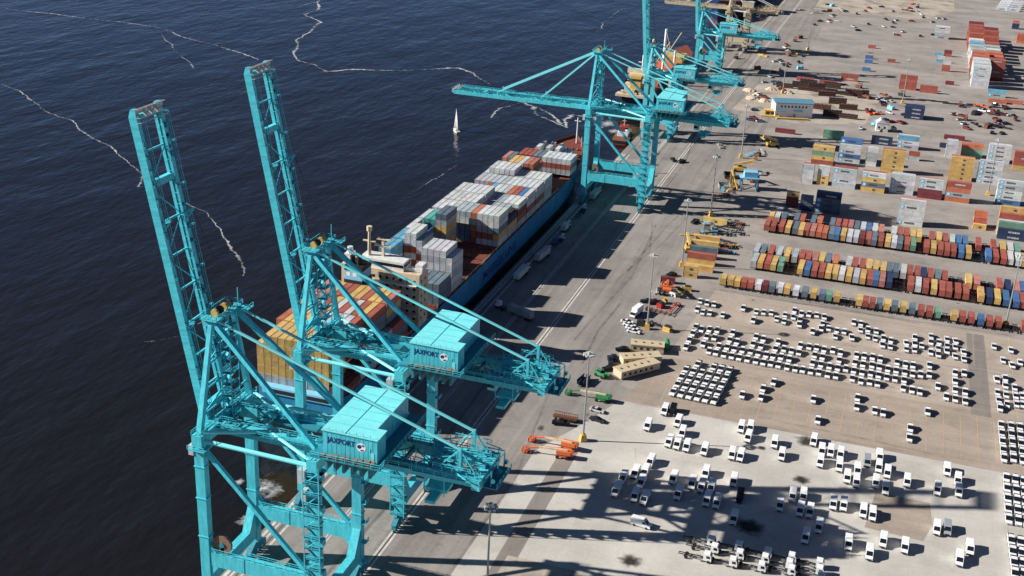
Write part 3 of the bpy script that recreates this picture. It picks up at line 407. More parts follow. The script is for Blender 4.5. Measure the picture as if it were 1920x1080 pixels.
def make_crane(name, loc, G, ly, zg, za, zp, L, back, house, angle, paint=None, roofm=None, grime=None, text=True, detail=True):
    T = paint or TEAL; TL = roofm or TEAL_L; TD = grime or TEAL_D
    root = empty(name, loc)
    rnd = random.Random(11)
    yb0, yb1 = ly * .30, ly * .70; yc = (yb0 + yb1) / 2
    # legs with feet
    for x in (0, G):
        for y in (0, ly):
            m = MB(); s = 1 if x == 0 else -1
            m.box(x - 1.25, x + 1.25, y - 1.0, y + 1.0, 4.6, zg - 2.2)
            yi = 1 if y == 0 else -1
            m.prism([(y + yi * 1.0, 9.5), (y + yi * 4.6, 9.5), (y + yi * 1.0, 16.0)], 'x', x - 1.1, x + 1.1)          # haunch to the sill beam
            m.prism([(x + s * 1.25, zp - 1.9), (x + s * 1.25, zp - 5.0), (x + s * 3.6, zp - 1.9)], 'y', y - .8, y + .8)
            m.prism([(x + s * 1.25, zp + 1.9), (x + s * 1.25, zp + 4.4), (x + s * 3.2, zp + 1.9)], 'y', y - .8, y + .8)
            leg = m.build('leg', T, root)
            if detail:
                for z in (zp + 6, (zp + zg) / 2, zg - 8): k = MB(); k.box(x - 1.45, x + 1.45, y - 1.2, y + 1.2, z, z + .25); k.build('flange', T, leg)
    for x in (0, G):
        m = MB(); m.box(x - 1.05, x + 1.05, 1.0, ly - 1.0, 6.2, 9.5); m.build('sill_beam', T, root)
        for y in (0, ly):
            b = MB(); sgn = 1 if y == 0 else -1
            b.prism([(y - 4.6, 2.5), (y + 4.6, 2.5), (y + 1.1, 4.6), (y - 1.1, 4.6)], 'x', x - .75, x + .75)
            for dy in (-3.4, -1.2, 1.2, 3.4): b.box(x - .6, x + .6, y + dy - .9, y + dy + .9, .9, 2.5)
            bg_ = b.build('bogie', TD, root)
            wh = MB()
            for dy in (-3.9, -2.9, -1.7, -.7, .7, 1.7, 2.9, 3.9): wh.tube((x - .25, y + dy, .48), (x + .25, y + dy, .48), .42, 0, 10)
            wh.build('wheel_set', DARK, bg_)
    for y in (0, ly):
        m = MB(); m.box(1.25, G - 1.25, y - .85, y + .85, zp - 1.9, zp + 1.9)
        p = m.build('portal_beam', T, root)
        k = MB(); k.rail((2, y - .8, zp + 1.9), (G - 2, y - .8, zp + 1.9)); k.rail((2, y + .8, zp + 1.9), (G - 2, y + .8, zp + 1.9)); k.box(G * .3, G * .36, y - .95, y + .95, zp - 1.95, zp + 1.95); k.build('handrail', TD if not detail else T, p)
        m = MB(); m.beam((.8, y, zg - 3.2), (G - 2.0, y, zp + 1.9), 1.0, 1.0); m.build('diagonal_brace', T, root)
        m = MB(); m.tube((1, y, zg - 1.2), (G - 1, y, zg - 1.6), .55, 0, 8); m.build('top_strut', TL, root)
        yi = yb0 if y == 0 else yb1
        m = MB(); m.tube((1, y, zg + 1), (G * .5, yi, zg + .6), .42, 0, 6); m.tube((G * .5, yi, zg + .6), (G - .5, y, zg - .6), .42, 0, 6); m.build('plan_brace', TL, root)
    for x, zz in ((0, zg), (G, zg)):
        m = MB(); m.box(x - 1.3, x + 1.3, -1.6, ly + 1.6, zz - 2.2, zz + .6); p = m.build('cross_beam', T, root)
        k = MB(); k.rail((x - 1.3, -1.6, zz + .6), (x - 1.3, ly + 1.6, zz + .6)); k.rail((x + 1.3, -1.6, zz + .6), (x + 1.3, ly + 1.6, zz + .6))
        for y in (0, ly): k.box(x - 2.2, x + 2.2, y - 2.2, y + 2.2, zz - 3.2, zz - 3.0); k.rail((x - 2.2, y - 2.2, zz - 3), (x + 2.2, y - 2.2, zz - 3))
        k.build('handrail', T, p)
    # main girder
    for y in (yb0, yb1):
        m = MB(); m.box(-2.5, back, y - .75, y + .75, zg - 2.0, zg + .7); g = m.build('girder', T, root)
        k = MB(); o = -1.5 if y == yb0 else 1.5
        k.box(-2, back, min(y + o * .5, y + o * 1.2), max(y + o * .5, y + o * 1.2), zg - .1, zg, 1); k.rail((-2, y + o * 1.2, zg), (back, y + o * 1.2, zg)); k.rail((-2, y - o * .4, zg + .7), (back, y - o * .4, zg + .7))
        for i in range(int(back / 1.6)):
            if rnd.random() < .5: z0 = zg + rnd.uniform(.7, .9); k.box(i * 1.6, i * 1.6 + rnd.uniform(.4, 1.3), y - .6, y + rnd.uniform(-.2, .6), zg + .7, z0 + rnd.uniform(.1, .8), 1)
        k.build('walkway', [T, TD], g)
    m = MB()
    for x in [i * back / 7 for i in range(8)]: m.box(x - .3, x + .3, yb0 + .75, yb1 - .75, zg - 1.6, zg - .3)
    for i in range(7):
        x0, x1 = i * back / 7, (i + 1) * back / 7; m.tube((x0, yb0, zg - .9), (x1, yb1, zg - .9), .16, 0, 4); m.tube((x0, yb1, zg - .9), (x1, yb0, zg - .9), .16, 0, 4)
    m.box(0, 13, yb0 + .75, yb0 + 3.4, zg - .32, zg + .1); m.box(12, 24, yb1 - 3.6, yb1 - .75, zg - .32, zg + .15)
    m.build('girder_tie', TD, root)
    # end platform with rope sheaves
    m = MB()
    m.box(back - .8, back + 1.2, yb0 - 2.6, yb1 + 2.6, zg - 1.6, zg + .8)
    for i in range(60):
        x = back - 16 + rnd.random() * 17; y = rnd.uniform(yb0 - 2.5, yb1 + 2.5); h = rnd.uniform(.8, 3.8)
        m.beam((x, y, zg), (x + rnd.uniform(-.6, .6), y, zg + h), .16, .16)
    for i in range(34):
        x = back - 16 + rnd.random() * 15; y = rnd.uniform(yb0 - 2.5, yb1 + 2.5)
        m.beam((x, y, zg + rnd.uniform(.5, 3.4)), (x + rnd.uniform(1.5, 6), y + rnd.uniform(-2.5, 2.5), zg + rnd.uniform(.5, 3.4)), .2, .2)
    for k in range(10):
        x = back - 14 + rnd.random() * 14; y = rnd.uniform(yb0 - 2, yb1 + 1.5); m.box(x, x + rnd.uniform(.5, 1.8), y, y + rnd.uniform(.5, 1.6), zg + .1, zg + rnd.uniform(.6, 2.0))
    for yy in (yb0 - 2.6, yb1 + 2.6, yc):
        m.rail((back - 15, yy, zg + .2), (back + 1, yy, zg + .2)); m.rail((back - 10, yy, zg + 2.4), (back - 1, yy, zg + 2.4))
    m.box(back - 15, back + 1, yb0 - 2.6, yb0 - .8, zg + .0, zg + .16); m.box(back - 15, back + 1, yb1 + .8, yb1 + 2.6, zg, zg + .16)
    ep = m.build('end_platform', T, root)
    k = MB(); k.box(back + 1.3, back + 4.6, yb0 - .5, yb1 + .5, zg - 1.7, zg - 1.4)
    for yy in (yb0, yc, yb1): k.beam((back + 3, yy, zg - 1.4), (back + 3, yy, zg + 2.6), .3, .3); k.beam((back + 1.2, yy, zg - .2), (back + 3, yy, zg + 2.4), .2, .2); k.tube((back + 3.4, yy - .2, zg + .2), (back + 3.4, yy + .2, zg + .2), .6, 0, 8)
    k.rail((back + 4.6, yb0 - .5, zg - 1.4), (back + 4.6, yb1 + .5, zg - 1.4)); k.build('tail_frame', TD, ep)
    # boom, built level from its hinge and turned up
    hinge = (-2.5, yc, zg - .6); B = empty('boom_hinge', hinge); B.parent = root; B.name = 'boom'
    h = (yb1 - yb0) / 2
    m = MB()
    for y in (-h, h):
        m.box(-L, 0, y - .62, y + .62, -.9, 1.1); m.prism([(-L, -.9), (-L, 1.1), (-L - 1.6, .9), (-L - 1.6, -.1)], 'y', y - .62, y + .62)
    m.build('boom_girder', T, B)
    for x, ww in ((-L + .4, 1.3), (-L * .79, 1.5), (-L * .05, 1.2)):
        m = MB(); m.box(x - ww / 2, x + ww / 2, -h + .7, h - .7, -.8, .9); m.build('tie_beam', T, B)
    m = MB()
    for i in range(1, 9): x = -L * i / 9; m.box(x - .2, x + .2, -h + .7, h - .7, -.4, .1)
    for i in range(1, 8): x0 = -L * i / 9; x1 = -L * (i + 1) / 9; m.tube((x0, -h if i % 2 else h, -.1), (x1, h if i % 2 else -h, -.1), .17, 0, 4)
    m.build('lattice_brace', T, B)
    m = MB()
    for y, o in ((-h, 1), (h, -1), (h, 1)):
        yy = y + o * .75; m.box(-L + 1, -2, min(yy, yy + o * .8), max(yy, yy + o * .8), .55, .63, 1); m.rail((-L + 1, yy + o * .8, .6), (-2, yy + o * .8, .6))
    for i in range(44):
        x = -rnd.uniform(3, L); y = rnd.choice((-h, h)); m.box(x - .3, x + rnd.uniform(.2, .8), y - .6, y + rnd.uniform(-.2, .5), 1.1, 1.1 + rnd.uniform(.2, .9), 1)
    for i in range(7): x = -L * (i + .6) / 7.4; m.beam((x, h + .7, .7), (x, h + 2.0, .7), .2, .2); m.box(x - .25, x + .25, h + 1.8, h + 2.3, .7, 1.5)
    m.build('boom_walkway', [T, TD], B)
    m = MB(); m.rail((-L - 1.5, -h - .6, 1), (-L - 1.5, h + .6, 1)); m.rail((-L + 1.5, -h - .6, 1), (-L + 1.5, h + .6, 1)); m.box(-L - 1.6, -L - .5, -h - .7, h + .7, 1.11, 1.2); m.rail((-L + .4, -h - .6, 1), (-L + .4, h + .6, 1))
    for y in (-2.2, 0, 2.2): m.tube((-L - .3, y - .3, 1.7), (-L - .3, y + .3, 1.7), .7, 0, 10)
    m.build('boom_tip_platform', PALEGREY, B)
    for x in (-L * .34, -L * .67):
        for y in (-h, h): m = MB(); m.beam((x, y, 1.1), (x - .5, y, 3.4), .6, .6); m.beam((x + 1.6, y, 1.1), (x - .5, y, 3.4), .3, .3); m.build('stay_lug', T, B)
    B.rotation_euler = (0, R(angle), 0)
    # mast over the waterside legs
    ap = (.5, za)
    for y, ya in ((0, ly * .3), (ly, ly * .7)):
        m = MB(); m.beam((0, y, zg + .4), (ap[0], ya, za), 1.35, 1.35, 0, 1.0, 1.0); m.build('mast_leg', T, root)
        m = MB(); m.beam((ap[0] + .3, ya, za - .4), (G - 1.2, (y * .55 + ya * .45), zg + 1.2), 1.15, 1.15, 0, 1.0, 1.0); m.build('rear_stay_leg', T, root)
        sz = zg + (za - zg) * .24; m = MB(); m.beam((ap[0] + .4, ya, za + .2), (back - 4.5, ya, sz), .5, .5); m.build('back_stay', TL, root)
        m = MB(); m.beam((back - 4.5, ya, zg + .7), (back - 4.5, ya, sz + .4), .5, .7); m.beam((back - 10, ya, zg + .7), (back - 4.5, ya, sz), .3, .3); m.beam((back - .5, ya, zg + .7), (back - 4.5, ya, sz), .3, .3); m.build('stay_anchor', T, root)
    m = MB(); m.box(-1.7, 2.6, ly * .3 - 1.4, ly * .7 + 1.4, za, za + .25)
    m.box(-.8, 1.2, ly * .3 - .8, ly * .7 + .8, za - 1.6, za)
    for a, b in (((-1.7, ly * .3 - 1.4), (2.6, ly * .3 - 1.4)), ((-1.7, ly * .7 + 1.4), (2.6, ly * .7 + 1.4)), ((-1.7, ly * .3 - 1.4), (-1.7, ly * .7 + 1.4)), ((2.6, ly * .3 - 1.4), (2.6, ly * .7 + 1.4))): m.rail((*a, za + .2), (*b, za + .2))
    m.box(2.6, 5.4, ly * .7 - 1, ly * .7 + 1.4, za - .1, za + .1); m.rail((5.4, ly * .7 - 1, za), (5.4, ly * .7 + 1.4, za)); m.beam((1.4, ly * .7 + 1.2, za), (1.4, ly * .7 + 1.2, za + 4.2), .16, .16)
    mp = m.build('mast_platform', T, root)
    k = MB()
    for yy, mi in ((ly * .36, 1), (ly * .46, 0), (ly * .54, 1), (ly * .64, 0)): k.tube((.6, yy - .35, za + 1.0), (.6, yy + .35, za + 1.0), .95, mi, 12)
    k.build('sheave', [DARK, YEL], mp)
    m = MB()
    for i in range(4):
        t = (i + .8) / 4.6; z = zg + (za - zg) * t; ya = ly * .3 * t; yb = ly - ly * .3 * t
        m.tube((.3, ya, z), (.3, yb, z), .28, 0, 6)
        if i % 2 == 0: t2 = (i + 1.8) / 4.6; m.tube((.3, ya, z), (.3, ly - ly * .3 * t2, zg + (za - zg) * t2), .2, 0, 5)
    # ladder tower inside the mast
    y0 = ly * .5; nf = int((za - zg) / 3.0)
    for i in range(nf):
        z = zg + i * 3.0; s = 1 if i % 2 else -1
        m.box(.8, 3.2, y0 - 1.8, y0 + 1.8, z, z + .12, 1); m.beam((1.4, y0 - 1.6 * s, z), (1.4, y0 + 1.6 * s, z + 3.0), .7, .15); m.rail((3.2, y0 - 1.8, z), (3.2, y0 + 1.8, z), 1.1, .06, 1.8); m.rail((.8, y0 - 1.8, z), (.8, y0 + 1.8, z), 1.1, .06, 1.8)
    for x, y in ((.8, y0 - 1.8), (3.2, y0 - 1.8), (.8, y0 + 1.8), (3.2, y0 + 1.8)): m.beam((x, y, zg), (x, y, za), .18, .18)
    m.build('mast_brace', [T, TD], root)
    # stays to the boom
    for x in (-L * .34, -L * .67):
        for y, ya in ((-h, ly * .3), (h, ly * .7)):
            a = R(angle); px = -2.5 + x * math.cos(a) + 2.6 * math.sin(a); pz = zg - .6 - x * math.sin(a) + 2.6 * math.cos(a)
            m = MB()
            if angle < 10: m.beam((ap[0] - .2, ya, za), (px, yc + y, pz), .62, .62); m.build('fore_stay', TL, root)
            else:
                m.tube((ap[0] + .2, ya, za + .6), (px + .9, yc + y, pz), .09, 0, 4)
                m.build('hoist_rope', ROPE, root)
    # machinery house
    x0, x1, y0, y1, z0, z1 = house
    m = MB(); nx = x1 - 2.3; ny = y0 + 4.6
    m.prism([(x0, y0), (x1, y0), (x1, ny), (nx, ny), (nx, y1), (x0, y1)], 'z', z0, z1); H = m.build('machinery_house', T, root)
    m = MB(); m.prism([(x0 - .25, y0 - .25), (x1 + .25, y0 - .25), (x1 + .25, ny + .25), (nx + .25, ny + .25), (nx + .25, y1 + .25), (x0 - .25, y1 + .25)], 'z', z1, z1 + .22); rf = m.build('house_roof', TL, H)
    k = MB(); 
    for i in range(1, 6): k.box(x0, nx, y0 + (y1 - y0) * i / 6 - .06, y0 + (y1 - y0) * i / 6 + .06, z1 + .22, z1 + .3)
    k.box((x0 + nx) / 2 - .06, (x0 + nx) / 2 + .06, y0, y1, z1 + .22, z1 + .31)
    for i in range(9): xx = x0 + (x1 - x0) * i / 8; k.beam((xx, y0, z1 + .2), (xx, y0, z1 + .95), .1, .1)
    k.build('roof_seam', TD if not detail else T, rf)
    m = MB()
    for i in range(1, 12): xx = x0 + (x1 - x0) * i / 12; m.box(xx - .03, xx + .03, y0 - .03, y0, z0 + .05, z1 - .05)
    m.build('wall_seam', T, H); m = MB()
    for i in range(1, 14): yy = ny + (y1 - ny) * i / 14; m.box(nx, nx + .03, yy - .03, yy + .03, z0 + .05, z1 - .05)
    m.build('wall_seam', T, H)
    m = MB(); m.box(x1 - 1.7, x1 - .7, y0 - .06, y0, z0 + .1, z0 + 2.4); m.box(x1 - 1.75, x1 - 1.68, y0 - .1, y0, z0, z0 + 3.4); m.build('house_door', TL, H)
    m = MB(); m.box(x0 - 2, x1 + 1.6, y0 - 2.2, y1 + 1.5, z0 - .35, z0 - .02)
    for i in range(6): xx = x0 + 3 + i * 7.5; m.box(x0 + .5 + i * 2.1, x0 + 1.1 + i * 2.1, y0 - .2, y1, zg + .7, z0 - .35)
    pl = m.build('house_platform', TD, root)
    k = MB(); k.rail((x0 - 2, y0 - 2.2, z0), (x1 + 1.6, y0 - 2.2, z0), 1.1, .06, 2); k.rail((x1 + 1.6, y0 - 2.2, z0), (x1 + 1.6, y1 + 1.5, z0), 1.1, .06, 2); k.build('handrail', T, pl)
    k = MB()
    for i in range(9): xx = x0 + .2 + i * (x1 - x0 - 1) / 8; k.box(xx, xx + rnd.uniform(.6, 1.2), y0 - 2.0, y0 - .5, z0, z0 + rnd.uniform(.4, 1.0))
    k.build('motor', [BROWN], pl)
    if text:
        o = link('lettering', JAX, H); o.rotation_euler = (R(90), 0, 0); wdt = (x1 - x0)
        o.scale = (wdt / 13.5 * .86, wdt / 13.5 * 1.0, 1); o.location = (x0 + wdt * .09, y0 - .05, z1 - (z1 - z0) * .46)
        o = link('logo', LOGO, H); o.rotation_euler = (R(90), 0, 0); o.scale = (wdt / 13.5 * 1.15,) * 3; o.location = (x0 + wdt * .71, y0 - .05, z1 - (z1 - z0) * .42)
    # stair tower on the near landside leg
    m = MB(); nf = int((zg - 6) / 2.9); X0 = G + .2
    for i in range(nf):
        z = 5 + i * 2.9; s = 1 if i % 2 else -1
        m.box(G - 1.6, G + 2.4, -3.0, -1.0, z, z + .14, 1); m.beam((G + .4 - 1.5 * s, -2.4, z), (G + .4 + 1.5 * s, -2.4, z + 2.9), .7, .16)
        m.rail((G - 1.6, -3.0, z), (G + 2.4, -3.0, z), 1.1, .06, 2)
        if i % 3 == 1: m.box(G + 1.3, G + 2.2, -1, .6, z, z + 1.7); m.box(G - 2.2, G - 1.3, -1.4, .4, z + .4, z + 1.2, 1)
    for x in (G - 1.6, G + 2.4): m.beam((x, -3, 4.5), (x, -3, zg), .2, .2)
    m.build('stair_tower', [T, TD], root)
    for i in range(0, nf, 2): z = 6 + i * 2.9; m = MB(); m.box(G + 1.2, G + 2.5, ly - .9, ly + .9, z, z + .12); m.rail((G + 2.5, ly - .9, z), (G + 2.5, ly + .9, z), 1.1, .06, 1.8); m.build('leg_platform', T, root)
    for bb in ((G - 3.2, G - 1.4, -2.4, -.4, zg - 5.2, zg - 1.8), (G - 2.4, G - 1.3, -2.2, -.4, zg - 10, zg - 7.2), (-2.6, -1.3, -1.2, .8, zg - 5, zg - 2.5)): m = MB(); m.box(*bb); m.build('electrical_cabinet', PALEGREY, root)
    m = MB(); m.tube((4.4, -.2, zp + 4.3), (4.4, .5, zp + 4.3), 2.5, 0, 24); m.tube((4.4, -.45, zp + 4.3), (4.4, .75, zp + 4.3), .7, 1, 10); m.box(3.9, 4.9, -.2, .6, zp + 1.9, zp + 3.8, 1); m.build('cable_reel', [BROWN, TD], root)
    # trolley with cab and head block
    m = MB(); tx = back - 11
    m.box(tx - 3, tx + 3, yb0 + .8, yb1 - .8, zg - 3.1, zg - 2.2)
    for y in (yb0 + 1.2, yb1 - 1.2): m.tube((tx - 2.4, y, zg - 2.6), (tx - 2.4, y, zg - 7.4), .12, 0, 4); m.tube((tx + 2.4, y, zg - 2.6), (tx + 2.4, y, zg - 7.4), .12, 0, 4)
    m.box(tx - 1.2, tx + 1.2, yc - 6.1, yc + 6.1, zg - 8.2, zg - 7.4); m.box(tx - 2.6, tx + 2.6, yc - 2, yc + 2, zg - 7.4, zg - 6.6)
    tr = m.build('trolley', T, root)
    k = MB(); k.box(tx - 5.4, tx - 3, yc - 1.1, yc + 1.1, zg - 6.0, zg - 3.2, 0); k.box(tx - 5.46, tx - 3.4, yc - 1.16, yc + 1.16, zg - 5.2, zg - 4.0, 1); k.build('operator_cab', [TL, GLASS], tr)
    return root

cr = make_crane('quay_crane', (-142, 214.86, 0), 29.6, 22.7, 47.4, 74.4, 14.1, 74.4, 66.6, (33.5, 46.6, -3.4, 19.3, 52.2, 57.9), 79.3)
tag(cr, 'nearest teal quay crane, boom raised, its house roof facing us above the near apron', 'crane', 'teal quay cranes along the wharf')
c2 = copy_tree(cr); c2.location = (-142, 264.26, 0)
tag(c2, 'second teal quay crane, boom raised, standing over the stern of the blue ship', 'crane', 'teal quay cranes along the wharf')
c3 = make_crane('quay_crane', (-142, 563.2, 0), 29.6, 22.7, 47.4, 74.4, 14.1, 69.6, 66.6, (33.5, 46.6, -3.4, 19.3, 52.2, 57.9), 0)
tag(c3, 'teal quay crane with its boom lowered out over the bow of the blue ship', 'crane', 'teal quay cranes along the wharf')
c4 = make_crane('quay_crane', (-142.5, 700.5, 0), 16.4, 19, 37.6, 54, 12, 60, 51.5, (14.8, 27.5, 2, 14, 37.4, 43.6), 84, PALE_TEAL, TEAL_L, TEAL_D, True, False)
tag(c4, 'smaller faded teal quay crane with upright boom beyond the lowered-boom crane', 'crane', 'teal quay cranes along the wharf')
c5 = make_crane('quay_crane', (-148.5, 907, 0), 16.4, 17, 29.5, 45, 11, 60, 54.5, (14.5, 27.5, 2, 13, 30.0, 36.8), 84, PALE_TEAL, TEAL_L, TEAL_D, True, False)
tag(c5, 'farthest teal quay crane, upright boom cut off by the top edge', 'crane', 'teal quay cranes along the wharf')
c6 = make_crane('quay_crane', (-141.5, 1001, 0), 15.5, 16, 34, 50, 10, 50, 38, (10, 19, 2, 13, 35, 40), 0, BEIGE, WHITE_D, STEEL, False, False)
tag(c6, 'old beige and grey lattice-legged quay crane beside the navy ship', 'crane')
# ------------------------------------------------------------------ containers
PAL = dict(R=(.40, .115, .085), D=(.20, .045, .05), P=(.52, .22, .18), O=(.55, .18, .10), Y=(.66, .44, .16), W=(.62, .64, .65), L=(.44, .48, .50), S=(.15, .20, .25), N=(.03, .05, .12),
           B=(.08, .18, .38), C=(.16, .42, .58), G=(.18, .36, .26), T=(.10, .40, .36), w=(.72, .73, .73))
CNAME = dict(R='rust red', D='dark red', P='salmon red', O='orange red', Y='yellow', W='pale grey', L='light grey', S='slate', N='navy', B='blue', C='light blue', G='green', T='sea green', w='white')
def cont_mesh(L, H=2.62):
    m = MB(); a = L / 2; w = 1.205
    m.box(-a + .05, a - .05, -w + .05, w - .05, .14, H - .04)
    for x in (-a, a - .16):
        for y in (-w, w - .14): m.box(x, x + .16, y, y + .14, 0, H)
    for y in (-w + .005, w - .105):
        m.box(-a + .17, a - .17, y, y + .1, .01, .16); m.box(-a + .17, a - .17, y, y + .1, H - .12, H - .005)
    for x in (-a + .005, a - .105): m.box(x, x + .1, -w + .15, w - .15, .012, .16); m.box(x, x + .1, -w + .15, w - .15, H - .12, H - .007)
    for y in (-.75, -.3, .3, .75): m.box(a - .06, a + .0, y - .03, y + .03, .2, H - .15)      # locking bars of the doors
    m.box(a - .055, a - .035, -.02, .02, .2, H - .1)
    return m.mesh('container_%d' % round(L), [CONT])
C40, C20 = cont_mesh(12.19), cont_mesh(6.06)
def jit(c, rnd, k=.12):
    f = 1 + rnd.uniform(-k, k); return tuple(min(1, v * f * (1 + rnd.uniform(-.05, .05))) for v in c)
CR = random.Random(3)
CLIST, CKIND = [], []
def container(loc, L, code, label, rz=0, group=None, name='shipping_container'):
    o = link(name, C40 if L == 40 else C20); o.location = loc; o.rotation_euler = (0, 0, rz); o.color = (*jit(PAL[code], CR), 1)
    CLIST.append(o); CKIND.append(name)
    return tag(o, label, 'container', group)
# side lettering worn by many stacked boxes
TXT1 = text_mesh('MAERSK', 1.25, LETTER); TXT2 = text_mesh('SEALAND', 1.0, LETTER); TXTW = text_mesh('HYUNDAI', 1.15, LETTER_W); TXTH = text_mesh('HAMBURG', 1.1, LETTER_W)
mb = MB(); mb.box(-.9, .9, -.012, 0, -.9, .9, 0)
st = [(math.sin(2 * math.pi * i / 14) * (.72 if i % 2 == 0 else .33), math.cos(2 * math.pi * i / 14) * (.72 if i % 2 == 0 else .33)) for i in range(14)]
mb.add([(x, -.02, z) for x, z in st], [tuple(range(14))], 1)
STAR = mb.mesh('star_badge', [LIGHTBLUE, WHITE])
mb = MB(); mb.box(-.55, .55, -.012, 0, -.5, .5); mb.box(-.75, -.6, -.012, 0, -.2, .3); mb.box(.6, .75, -.012, 0, -.2, .3)
MARK = mb.mesh('dark_mark', [LETTER])
def decorate(o, code, L):
    y = -1.235
    if L == 40:
        if code in 'WL' and CR.random() < .75:
            s = link('badge', STAR, o); s.location = (-4.6, y, 1.35)
            t = link('lettering', TXT1 if CR.random() < .7 else TXT2, o); t.rotation_euler = (R(90), 0, 0); t.location = (-2.4, y, .95)
        elif code in 'SB':
            s = link('badge', STAR, o); s.location = (-4.6, y, 1.35); t = link('lettering', TXT1, o); t.rotation_euler = (R(90), 0, 0); t.location = (-2.4, y, .95)
        elif code == 'Y': s = link('lettering', MARK, o); s.location = (.6, y, 1.35)
        elif code == 'N': t = link('lettering', TXTW, o); t.rotation_euler = (R(90), 0, 0); t.location = (-1.5, y, .9)
        elif code == 'R' and CR.random() < .5: t = link('lettering', TXTH, o); t.rotation_euler = (R(90), 0, 0); t.location = (-2.2, y, 1.2)
    elif code == 'Y': s = link('lettering', MARK, o); s.location = (.2, y, 1.35)

# trailers under the wheeled rows
def chassis_mesh(L):
    m = MB(); a = L / 2
    for y in (-.5, .5): m.box(-a, a, y - .09, y + .09, .95, 1.3)
    for x in (-a, -a * .4, a * .3, a - .2): m.box(x, x + .2, -1.18, 1.18, 1.12, 1.34)
    for x in (a - 1.3, a - 2.6):
        for y in (-.95, .95): m.tube((x, y - .25, .5), (x, y + .25, .5), .5, 1, 10)
    for y in (-.7, .7): m.box(-a + 2.2, -a + 2.4, y - .08, y + .08, .05, 1.0)
    return m.mesh('trailer_chassis', [DARK, BLACK])
CH40, CH20 = chassis_mesh(12.3), chassis_mesh(7.4)
RN = dict(Af=('front rank, far trailer line', 557.8 - 0), Ab=('back rank, far trailer line', 0), Bf=('front rank, middle trailer line', 504.8), Bb=('back rank, middle trailer line', 0), Cf=('near trailer line', 479.2))
def trailer_row(key, yfront, L):
    items = ROWS[key]; place = RN[key][0]; cnt = {}
    half = 6.15 if L == 40 else 3.1
    for i, (x, code) in enumerate(items):
        y = yfront + half + CR.uniform(-.3, .3)
        cn = CNAME[code]; cnt[cn] = cnt.get(cn, 0) + 1
        rz = R(-90)
        lb = '%s container on a trailer, %s from left, %s' % (cn, nth(i + 1), place)
        c = container((x, y, 1.34), L, code, lb, rz, 'containers on trailers in lines', 'trailer_container')
        t = link('trailer_chassis', CH40 if L == 40 else CH20); t.location = (x, y, 0); t.rotation_euler = (0, 0, R(90))
        tag(t, 'trailer under the %s container, %s from left, %s' % (cn, nth(i + 1), place), 'trailer', 'trailers parked in lines')
    # bare trailers in the gaps
    xs = [a for a, _ in items]; k = 0
    for a, b in zip(xs, xs[1:]):
        n = int(round((b - a) / 2.9)) - 1
        for j in range(n):
            k += 1; t = link('trailer_chassis', CH40 if L == 40 else CH20); t.location = (a + (b - a) * (j + 1) / (n + 1), yfront + half, 0); t.rotation_euler = (0, 0, R(90))
            tag(t, 'bare empty trailer, %s such from left, %s' % (nth(k), place), 'trailer', 'trailers parked in lines')
trailer_row('Af', 558.0, 40); trailer_row('Ab', 571.8, 40); trailer_row('Bf', 505.0, 40); trailer_row('Bb', 518.8, 40); trailer_row('Cf', 479.3, 20)

# stacks in the yard
BANDN = {}
for si, (x, y, L, rows, flag) in enumerate(YARD):
    far = y > 820
    ln = 12.19 if L == 40 else 6.06
    pitch = 2.6
    if len(rows) > 10: pitch = 13
    where = ('stack %s from the left in ' % nth(1)) if 0 else ''
    key = 'far field' if far else ('nearest stack line' if y < 625 else 'front stack line' if y < 670 else 'middle stack line' if y < 712 else 'rear stack line')
    BANDN.setdefault(key, []).append((x, si))
ORD = {}
for k, v in BANDN.items():
    for i, (x, si) in enumerate(sorted(v)): ORD[si] = (k, i + 1)
for si, (x, y, L, rows, flag) in enumerate(YARD):
    ln = 12.19 if L == 40 else 6.06
    pitch = 15 if len(rows) > 10 else 2.62
    band, no = ORD[si]
    for r, tiers in enumerate(rows):
        for t, code in enumerate(tiers):
            cn = CNAME[code]
            if len(rows) > 10: lb = '%s box, row %d from front, tier %d, file 1, %s long far block' % (cn, r + 1, t + 1, 'left' if x < 60 else 'right')
            elif len(tiers) == 1 and len(rows) == 1: lb = 'lone %s container on the ground, %s stack from left, %s' % (cn, nth(no), band)
            else: lb = '%s container, tier %d, row %d, %s stack from left, %s' % (cn, t + 1, r + 1, nth(no), band)
            for dbl in range(4 if len(rows) > 10 else 1):
                yy = y + 1.22 + r * pitch + dbl * 2.6
                if dbl: lb = lb.replace('file %d' % dbl, 'file %d' % (dbl + 1))
                o = container((x + ln / 2 + CR.uniform(-.07, .07), yy, t * 2.63), L, code, lb, 0, 'containers stacked in the yard')
                if (r == 0 or t >= len(rows[0])) and dbl == 0: decorate(o, code, L)

# ------------------------------------------------------------------ the blue container ship
def hull(name, st, zk, zd, mats, parent, boot=1.5):
    """st: (y, centre x, half breadth at deck, half breadth at waterline, deck z)"""
    m = MB(); rings = []
    for y, cx, hb, hw, z in st:
        hb_ = hw + (hb - hw) * .35
        rings.append([(cx - hw * .9, y, zk), (cx - hw, y, -1.5), (cx - hb_, y, boot), (cx - hb, y, z), (cx + hb, y, z), (cx + hb_, y, boot), (cx + hw, y, -1.5), (cx + hw * .9, y, zk)])
    n = 8; vs = [v for r in rings for v in r]; fs = []; mi = []
    for k in range(len(rings) - 1):
        for i in range(n):
            j = (i + 1) % n
            a = (k * n + i, k * n + j, (k + 1) * n + j, (k + 1) * n + i)
            m.add([vs[q] for q in a], [(0, 1, 2, 3)], 1 if i in (0, 1, 5, 6, 7) else (2 if i == 3 else 0))
    m.add(rings[0][2:6], [(0, 1, 2, 3)], 0); m.add([rings[0][0], rings[0][1], rings[0][2], rings[0][5], rings[0][6], rings[0][7]], [(0, 1, 2, 3, 4, 5)], 1)
    return m.build(name, mats, parent)
